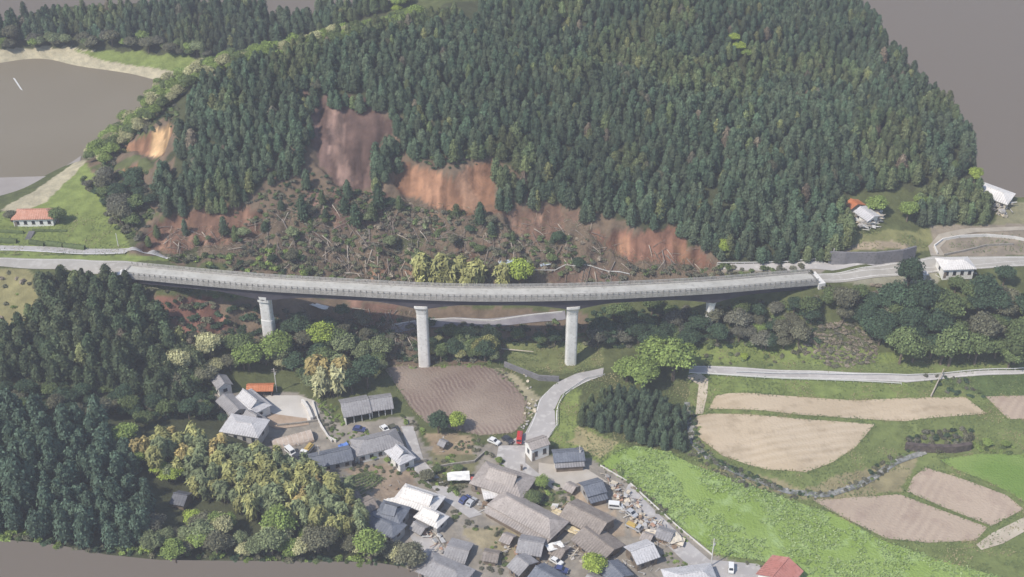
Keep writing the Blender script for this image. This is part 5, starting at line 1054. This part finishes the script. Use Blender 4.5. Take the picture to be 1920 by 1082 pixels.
tarp(985,492, 12, 4.5, TBG, 'crumpled blue grey roof sheets lying on the slide behind the viaduct', .3, -.1, 'roof_sheets', 'debris')
tarp(950,493, 6, 2.5, TBG, 'smaller pale sheet left of the crumpled blue grey sheets on the slide', .3, .2, 'roof_sheets', 'debris'); tarp(1022,497, 4, 2.2, TBG, 'small blue sheet right of the crumpled sheets on the slide', .3, .3, 'roof_sheets', 'debris')
WS = mat('white_sheet', (.72,.71,.68), (.8,.79,.76), scale=.6)
tarp(860,903, 7, 4, WS, 'white awning at the left end of the big brown farmhouse', 2.0, .1, 'awning', 'awning'); tarp(1040,1035, 5.0, 3, WS, 'slanted white awning below the cracked brown barn', 2.2, .4, 'awning', 'awning')
tarp(733,944, 4, 3, WS, 'white sheet on the ground left of the slate blue farmhouse', .6, .2); tarp(1245,1012, 12, 3.4, mat('cream_sheet', (.60,.53,.42), (.72,.65,.54), scale=.6, bump=1, bscale=1), 'long cream cover lying over the debris row', .9, -.35); tarp(1262,1016, 4.5, 4, mat('cream_sheet2', (.6,.54,.44), (.68,.62,.52), scale=.6), 'bulging cream cover at the right end of the debris row', 1.4, .3)
tarp(885,905, 4.0, 1.6, WL['red'], 'faded red sheeting along the left end wall of the big brown farmhouse', 1.5, -.5, 'red_sheeting', 'sheet')
tarp(595,577, 9, 2.2, CWL, 'snapped white drainage slab under the left span of the viaduct', .8, -.45, 'broken_slab', 'slab')
tarp(1078,1000, 6, 2.5, STRAWM := mat('torn_boards', (.55,.45,.28), (.68,.58,.38), scale=.8, bump=.8), 'torn pale yellow boards along the lower side of the cracked brown barn', .8, -.6, 'torn_boards', 'boards')
tarp(1058,975, 9, 3.6, STRAWM, 'bigger yellow patch of torn boards below the cracked brown roof', 1.2, -.55, 'torn_boards', 'boards')

# ------------------------------------------------------------------ debris: planks, slabs, rocks and fallen trunks
DM = [mat('plank_pale', (.50,.43,.33), (.62,.55,.44), scale=1.5), mat('plank_grey', (.34,.32,.30), (.44,.42,.40), scale=1.5), mat('plank_brown', (.22,.15,.10), (.32,.23,.16), scale=1.5), mat('panel_white', (.52,.51,.49), (.62,.61,.59), scale=1), mat('panel_rust', (.38,.22,.15), (.46,.30,.22), scale=1)]
def piece(kind, mi):
    k = ('piece', kind, mi)
    if k not in _mesh:
        mb = MB(); rg = random.Random(kind*7+mi)
        if kind == 0: mb.box(-1.3, 1.3, -.13, .13, 0, .12)
        elif kind == 1: mb.prism([(-1, -.7, 0), (.9, -.8, 0), (1.1, .5, 0), (-.7, .8, 0)], .1)
        elif kind == 2: mb.prism([(-.6, -.5, -.1), (.5, -.6, -.1), (.7, .3, -.1), (.1, .7, -.1), (-.6, .4, -.1)], .55)
        else: mb.box(-1.8, 1.8, -.09, .09, 0, .15)
        me = bpy.data.meshes.new('piece'); me.from_pydata(mb.v, [], mb.f); me.materials.append(DM[mi]); me.update(); _mesh[k] = me
    return _mesh[k]
dcount = 0
def debris(poly, n, mis, label, group, kinds=(0, 0, 1, 2, 3), smin=.45, smax=1.15, seed=1, zmax=.9):
    rg = random.Random(seed); us_ = [p[0] for p in poly]; vs_ = [p[1] for p in poly]; c = 0
    while c < n:
        u, v = rg.uniform(min(us_), max(us_)), rg.uniform(min(vs_), max(vs_))
        if not inpoly([u], [v], poly)[0]: continue
        x, y, z = G(u, v); kd = rg.choice(kinds); nm = {0: 'broken_plank', 1: 'scrap_metal', 2: 'rubble_block', 3: 'fallen_beam'}[kd]
        o = link(nm, piece(kd, rg.choice(mis))); s = rg.uniform(smin, smax); o.scale = (s, s, s); o.location = (x, y, z+rg.uniform(.1, zmax)); o.rotation_euler = (rg.uniform(-.45, .45), rg.uniform(-.45, .45), rg.uniform(0, 6.28))
        w_ = {0: 'splintered plank', 1: 'loose sheet panel', 2: 'chunk of rubble', 3: 'fallen timber beam'}[kd]
        tag(o, w_+' '+label, {0: 'plank', 1: 'panel', 2: 'rubble', 3: 'beam'}[kd], w_+' '+group); c += 1
debris([(1130,890),(1160,905),(1215,960),(1260,1000),(1270,1030),(1215,1020),(1165,965),(1145,920)], 190, (0, 0, 1, 1, 2, 3, 0, 1, 3, 4), 'in the debris strip between the slate house and the crop field', 'in the debris strip', seed=2)
debris([(790,1000),(820,995),(850,1015),(870,1045),(845,1055),(815,1030)], 46, (0, 4, 4, 1, 3), 'on the reddish heap left of the brown plot', 'on the reddish heap', seed=3)
debris([(1030,950),(1060,950),(1100,985),(1085,1005),(1050,985)], 34, (0, 0, 3, 2), 'below the cracked brown barn', 'below the cracked barn', seed=4, zmax=1.6)
debris([(1055,1010),(1130,1045),(1120,1070),(1060,1045)], 34, (1, 3, 0, 1), 'in front of the collapsed striped barn', 'in front of the striped barn', seed=5)
debris([(1600,395),(1650,400),(1655,425),(1612,435)], 85, (3, 1, 1, 0), 'of the wrecked house beside the cedar wall', 'of the wrecked house', seed=6, zmax=2.0, smax=1.9)
debris([(1845,365),(1895,372),(1905,390),(1880,410),(1855,395)], 85, (3, 1, 1, 0), 'on the rubble mound at the right', 'on the right rubble mound', seed=7, zmax=1.8, smax=1.9)
debris([(890,945),(925,940),(930,955),(905,962)], 16, (1, 3, 2), 'beside the white carport', 'beside the carport', seed=8)
debris([(510,830),(590,820),(595,830),(520,842)], 14, (2, 1), 'along the beige greenhouse', 'along the greenhouse', seed=9, smin=.4)
debris([(1660,505),(1830,500),(1830,530),(1745,530)], 14, (3, 1), 'around the white roadside house', 'around the white roadside house', seed=10, smin=.4, smax=.8, zmax=.3)
debris([(980,690),(1010,760),(985,810),(975,800),(990,760)], 26, (1, 0), 'between the ploughed field and the pale road', 'by the ploughed field', kinds=(2,), seed=11, smin=.4, smax=.8, zmax=.2)
debris([(930,1015),(1010,1030),(1060,1060),(1000,1078),(940,1060)], 40, (1, 0, 2, 4), 'between the grey roofs at the bottom of the village', 'between the bottom roofs', seed=12, smin=.4, smax=1.0, zmax=.5)
debris([(1140,1040),(1190,1050),(1260,1075),(1180,1082)], 26, (1, 1, 3), 'on the dark yard below the pale pinkish roof', 'below the pinkish roof', seed=13, smin=.4, smax=1.0, zmax=.4)
debris([(660,890),(760,905),(800,945),(770,1000),(700,1000),(740,940)], 24, (2, 0, 1), 'around the whitish and slate blue farmhouses', 'around the whitish farmhouse', seed=14, smin=.3, smax=.8, zmax=.3)
debris([(800,820),(880,820),(880,850),(800,850)], 14, (2, 0, 1), 'on the bare plot with the tiny shed', 'on the bare plot', seed=15, smin=.3, smax=.6, zmax=.2)
# stream stones
ROCK = mat('river_stone', (.28,.27,.25), (.40,.39,.37), scale=2, bump=.6)
rk = []
for i in range(4):
    v_, f_ = ICO1; rg = np.random.default_rng(i+50); v_ = v_*(1+rg.uniform(-.25, .2, (len(v_), 1)))*np.array([1, .8, .55]); rk.append(tri_mesh('stone', v_, f_, None, ROCK))
sp_ = [(1290,790),(1300,835),(1345,872),(1400,895),(1470,922),(1540,931),(1600,915),(1640,895),(1680,866),(1735,848)]
for k in range(62):
    t = rnd.uniform(3.2, len(sp_)-1.01) if k > 20 else rnd.uniform(0, 3.2); i = int(t); f = t-i; u = sp_[i][0]*(1-f)+sp_[i+1][0]*f+rnd.uniform(-9, 9); v = sp_[i][1]*(1-f)+sp_[i+1][1]*f+rnd.uniform(-6, 6)
    x, y, z = G(u, v); o = link('river_stone', rk[k % 4]); s = rnd.uniform(.25, .75); o.scale = (s, s, s); o.location = (x, y, z+.15); o.rotation_euler = (0, 0, rnd.uniform(0, 6)); tag(o, 'pale rounded stone in the shallow stream bed', 'stone', 'stones in the stream bed')
# fallen trunks on the slide
LOGM = [mat('log_pale', (.40,.35,.29), (.50,.44,.37), scale=2), mat('log_grey', (.20,.17,.15), (.27,.24,.21), scale=2), mat('log_dark', (.15,.12,.10), (.22,.18,.15), scale=2)]
lg = []
for i in range(6):
    mb = MB(); L_ = (7, 9, 11, 6, 8, 10)[i]; mb.tube((0, 0, 0), (L_*.5, .1, .2), .2, .15, 6).tube((L_*.5, .1, .2), (L_, -.05, .1), .15, .06, 6)
    for k in range(4): a = L_*(.55+.11*k); mb.tube((a, 0, .12), (a+.5, (.6, -.6)[k % 2], .7), .05, .02, 4)
    me = bpy.data.meshes.new('fallen_trunk'); me.from_pydata(mb.v, [], mb.f); me.materials.append(LOGM[i % 3]); me.update(); lg.append(me)
def logs(poly, n, label, group, seed, smin=.45, smax=1.05):
    rg = random.Random(seed); us_ = [p[0] for p in poly]; vs_ = [p[1] for p in poly]; c = 0
    while c < n:
        u, v = rg.uniform(min(us_), max(us_)), rg.uniform(min(vs_), max(vs_))
        if not inpoly([u], [v], poly)[0]: continue
        x, y, z = G(u, v); a = rg.gauss(-1.3, .75); s = rg.uniform(smin, smax); L_ = 6*s; zz = float(H(x+L_*math.cos(a), y+L_*math.sin(a)))
        o = link('fallen_trunk', lg[rg.randrange(6)]); o.location = (x, y, z+.6); o.scale = (s, s, s); o.rotation_euler = (0, -math.atan2(zz-z, L_), a); tag(o, label, 'fallen tree', group); c += 1
logs([(450,420),(600,370),(760,390),(930,410),(1020,430),(1060,500),(900,500),(640,525),(480,480)], 190, 'bare fallen trunk strewn over the middle of the slide', 'trunks on the middle of the slide', 1)
logs([(1030,420),(1110,420),(1180,490),(1130,520),(1060,500)], 34, 'bare trunk leaning on the right part of the slide', 'trunks on the right part of the slide', 2)
logs([(640,580),(770,580),(770,660),(660,650)], 40, 'tangled pale trunk on the slope left of the tall middle pier', 'trunks left of the middle pier', 3, .5, .9)
logs([(280,420),(440,440),(460,475),(300,480)], 26, 'trunk lying on the orange slide at the left', 'trunks on the left slide', 4, .5, .9)
logs([(1200,450),(1330,480),(1340,500),(1230,495)], 16, 'trunk at the foot of the right hand scar', 'trunks at the right scar', 5, .5, .9)
for (a, b, lab) in [((1745,745),(1768,700),'long pale toppled trunk leaning over the lower right road edge'), ((940,656),(1000,668),'pale pole lying on the grass left of the right tall pier')]:
    p, q = G(*a), G(*b); L_ = math.dist(p, q); mb = MB(); mb.tube((0, 0, .5), tuple(Vector(q)-Vector(p)+Vector((0, 0, 2.0))), .28, .14, 7); o = mb.build('fallen_trunk', LOGM[0]); o.location = p; tag(o, lab, 'fallen tree')
# crop plants: rows of leaves in the vegetable beds and tufts over the crop field
X, Y, u, v = scatter(F_CROP, 1.35, seed=61); n = len(X); rg = np.random.default_rng(62)
dn = vnoise(X, Y, 9, 71)*.65+vnoise(X, Y, 3, 72)*.5
k = dn > .48; X, Y = X[k], Y[k]; n = len(X); reps = 7
px = np.repeat(X, reps)+rg.normal(0, .42, n*reps); py = np.repeat(Y, reps)+rg.normal(0, .42, n*reps); pz = H(px, py)+.22+rg.uniform(0, .3, n*reps)
V, F, T = leaves(np.stack([px, py, pz], 1), np.tile([-.25, 0, 1.0], (len(px), 1)), .42, rg, .1, 1.3)
cc = np.where(rg.random(len(px))[:, None] < .3, np.array([[.34,.43,.19]]), np.array([[.25,.35,.115]]))*rg.uniform(.8, 1.15, (len(px), 1))
o = link('crop_leaves', tri_mesh('crop_leaves', V, F, np.repeat(cc, 3, axis=0), mat('foliage_mass', (1, 1, 1)))); o['kind'] = 'stuff'
A, B, C4, D4 = [G(*p) for p in F_ROWS]
for r_ in range(7):
    t = (r_+.5)/7; p0 = [A[q]*(1-t)+D4[q]*t for q in range(3)]; p1 = [B[q]*(1-t)+C4[q]*t for q in range(3)]; n = 220
    s_ = rg.uniform(.03, .97, n); P_ = np.stack([p0[0]+(p1[0]-p0[0])*s_+rg.normal(0, .16, n), p0[1]+(p1[1]-p0[1])*s_+rg.normal(0, .13, n)], 1)
    V, F, T = leaves(np.column_stack([P_, H(P_[:, 0], P_[:, 1])+.35+rg.uniform(0, .25, n)]), np.tile([0, -.2, 1.0], (n, 1)), .34, rg)
    o = link('vegetable_row', tri_mesh('vegetable_row', V, F, T[:, None], LM['mid'])); tag(o, 'row of low green vegetables in the small bed below the slate barn', 'crop row', 'vegetable rows')

# crushed branches and bark over the slide
for nm_, poly, n in (('crushed_branches', [(300,430),(440,420),(600,350),(760,370),(930,400),(1070,400),(1180,470),(1340,490),(1330,510),(1060,540),(640,530),(440,495),(290,480)], 9000), ('crushed_branches', [(560,580),(780,580),(780,680),(600,650)], 1600), ('crushed_branches', [(1500,600),(1640,610),(1640,680),(1540,670)], 1200)):
    X, Y, u, v = scatter(poly, .9, seed=n); k = rg.choice(len(X), min(n, len(X)), replace=False); X, Y = X[k], Y[k]; n = len(X)
    a = rg.normal(-1.35, .9, n); L_ = rg.uniform(.6, 2.6, n); t_ = rg.normal(0, .35, n); z0 = H(X, Y)+rg.uniform(.1, .8, n)
    P0 = np.stack([X, Y, z0], 1); P1 = np.stack([X+L_*np.cos(a), Y+L_*np.sin(a), H(X+L_*np.cos(a), Y+L_*np.sin(a))+rg.uniform(.1, 1.3, n)], 1); P2 = P0+np.stack([rg.normal(0, .07, n), rg.normal(0, .07, n), np.full(n, .14)], 1)
    P3 = P1+np.array([0, 0, .07]); V = np.stack([P0, P1, P2, P3], 1).reshape(-1, 3); b_ = np.arange(n)[:, None]*4; F = np.concatenate([b_+[0, 1, 2], b_+[1, 3, 2]])
    cc = np.array([[.34,.29,.23], [.24,.20,.16], [.14,.14,.08], [.44,.38,.31], [.18,.20,.10]])[rg.choice(5, n, p=[.25, .25, .25, .08, .17])]
    o = link(nm_, tri_mesh(nm_, V, F, np.repeat(cc, 4, axis=0), mat('foliage_mass', (1, 1, 1)))); o['kind'] = 'stuff'

# grass tufts: verges of the fields and the rough meadows
GT = []
for fp in (F_PLOW, F_LONG, F_BIG, F_L4, F_R5, F_FAR, F_CROP, F_CROP2, F_ROWS):
    W_ = [G(*p) for p in fp]
    for i in range(len(W_)):
        a, b = W_[i], W_[(i+1) % len(W_)]; L_ = math.hypot(b[0]-a[0], b[1]-a[1]); m = int(L_*5); t = rg.uniform(0, 1, m); GT.append(np.stack([a[0]+(b[0]-a[0])*t+rg.normal(0, .45, m), a[1]+(b[1]-a[1])*t+rg.normal(0, .45, m)], 1))
allf = (F_PLOW, F_LONG, F_BIG, F_L4, F_R5, F_FAR, F_CROP, F_CROP2, F_ROWS, R_MAIN, R_RIGHT)
for pl_, sp in (([(1290,640),(1700,660),(1980,690),(1980,1082),(1560,1082),(1120,860),(1290,850)], 1.15), ([(1040,720),(1130,700),(1290,720),(1290,850),(1130,870),(1040,830)], 1.1), ([(-40,400),(240,400),(240,480),(-40,480)], 1.3), ([(930,640),(1130,640),(1130,700),(940,700)], 1.1), ([(1560,430),(1740,430),(1740,465),(1560,465)], 1.2), ([(1780,440),(1980,440),(1980,475),(1780,475)], 1.3)):
    X, Y, u, v = scatter(pl_, sp, seed=int(sp*100), excl=allf); m = vnoise(X, Y, 7, 91)+.5*vnoise(X, Y, 2.5, 92) > .55; GT.append(np.repeat(np.stack([X[m], Y[m]], 1), 3, axis=0)+rg.normal(0, .3, (3*m.sum(), 2)))
GT = np.concatenate(GT); n = len(GT); q = vnoise(GT[:, 0], GT[:, 1], 5, 93)
V, F, T = leaves(np.column_stack([GT, H(GT[:, 0], GT[:, 1])+rg.uniform(.1, .35, n)]), np.tile([-.2, -.1, .9], (n, 1)), .3, rg, .1, 1.4)
cc = np.where(q[:, None] < .35, [[.30,.27,.14]], np.where(q[:, None] < .6, [[.19,.23,.085]], [[.13,.175,.065]]))*rg.uniform(.75, 1.2, (n, 1))
o = link('grass_tufts', tri_mesh('grass_tufts', V, F, np.repeat(cc, 3, axis=0), mat('foliage_mass', (1, 1, 1)))); o['kind'] = 'stuff'
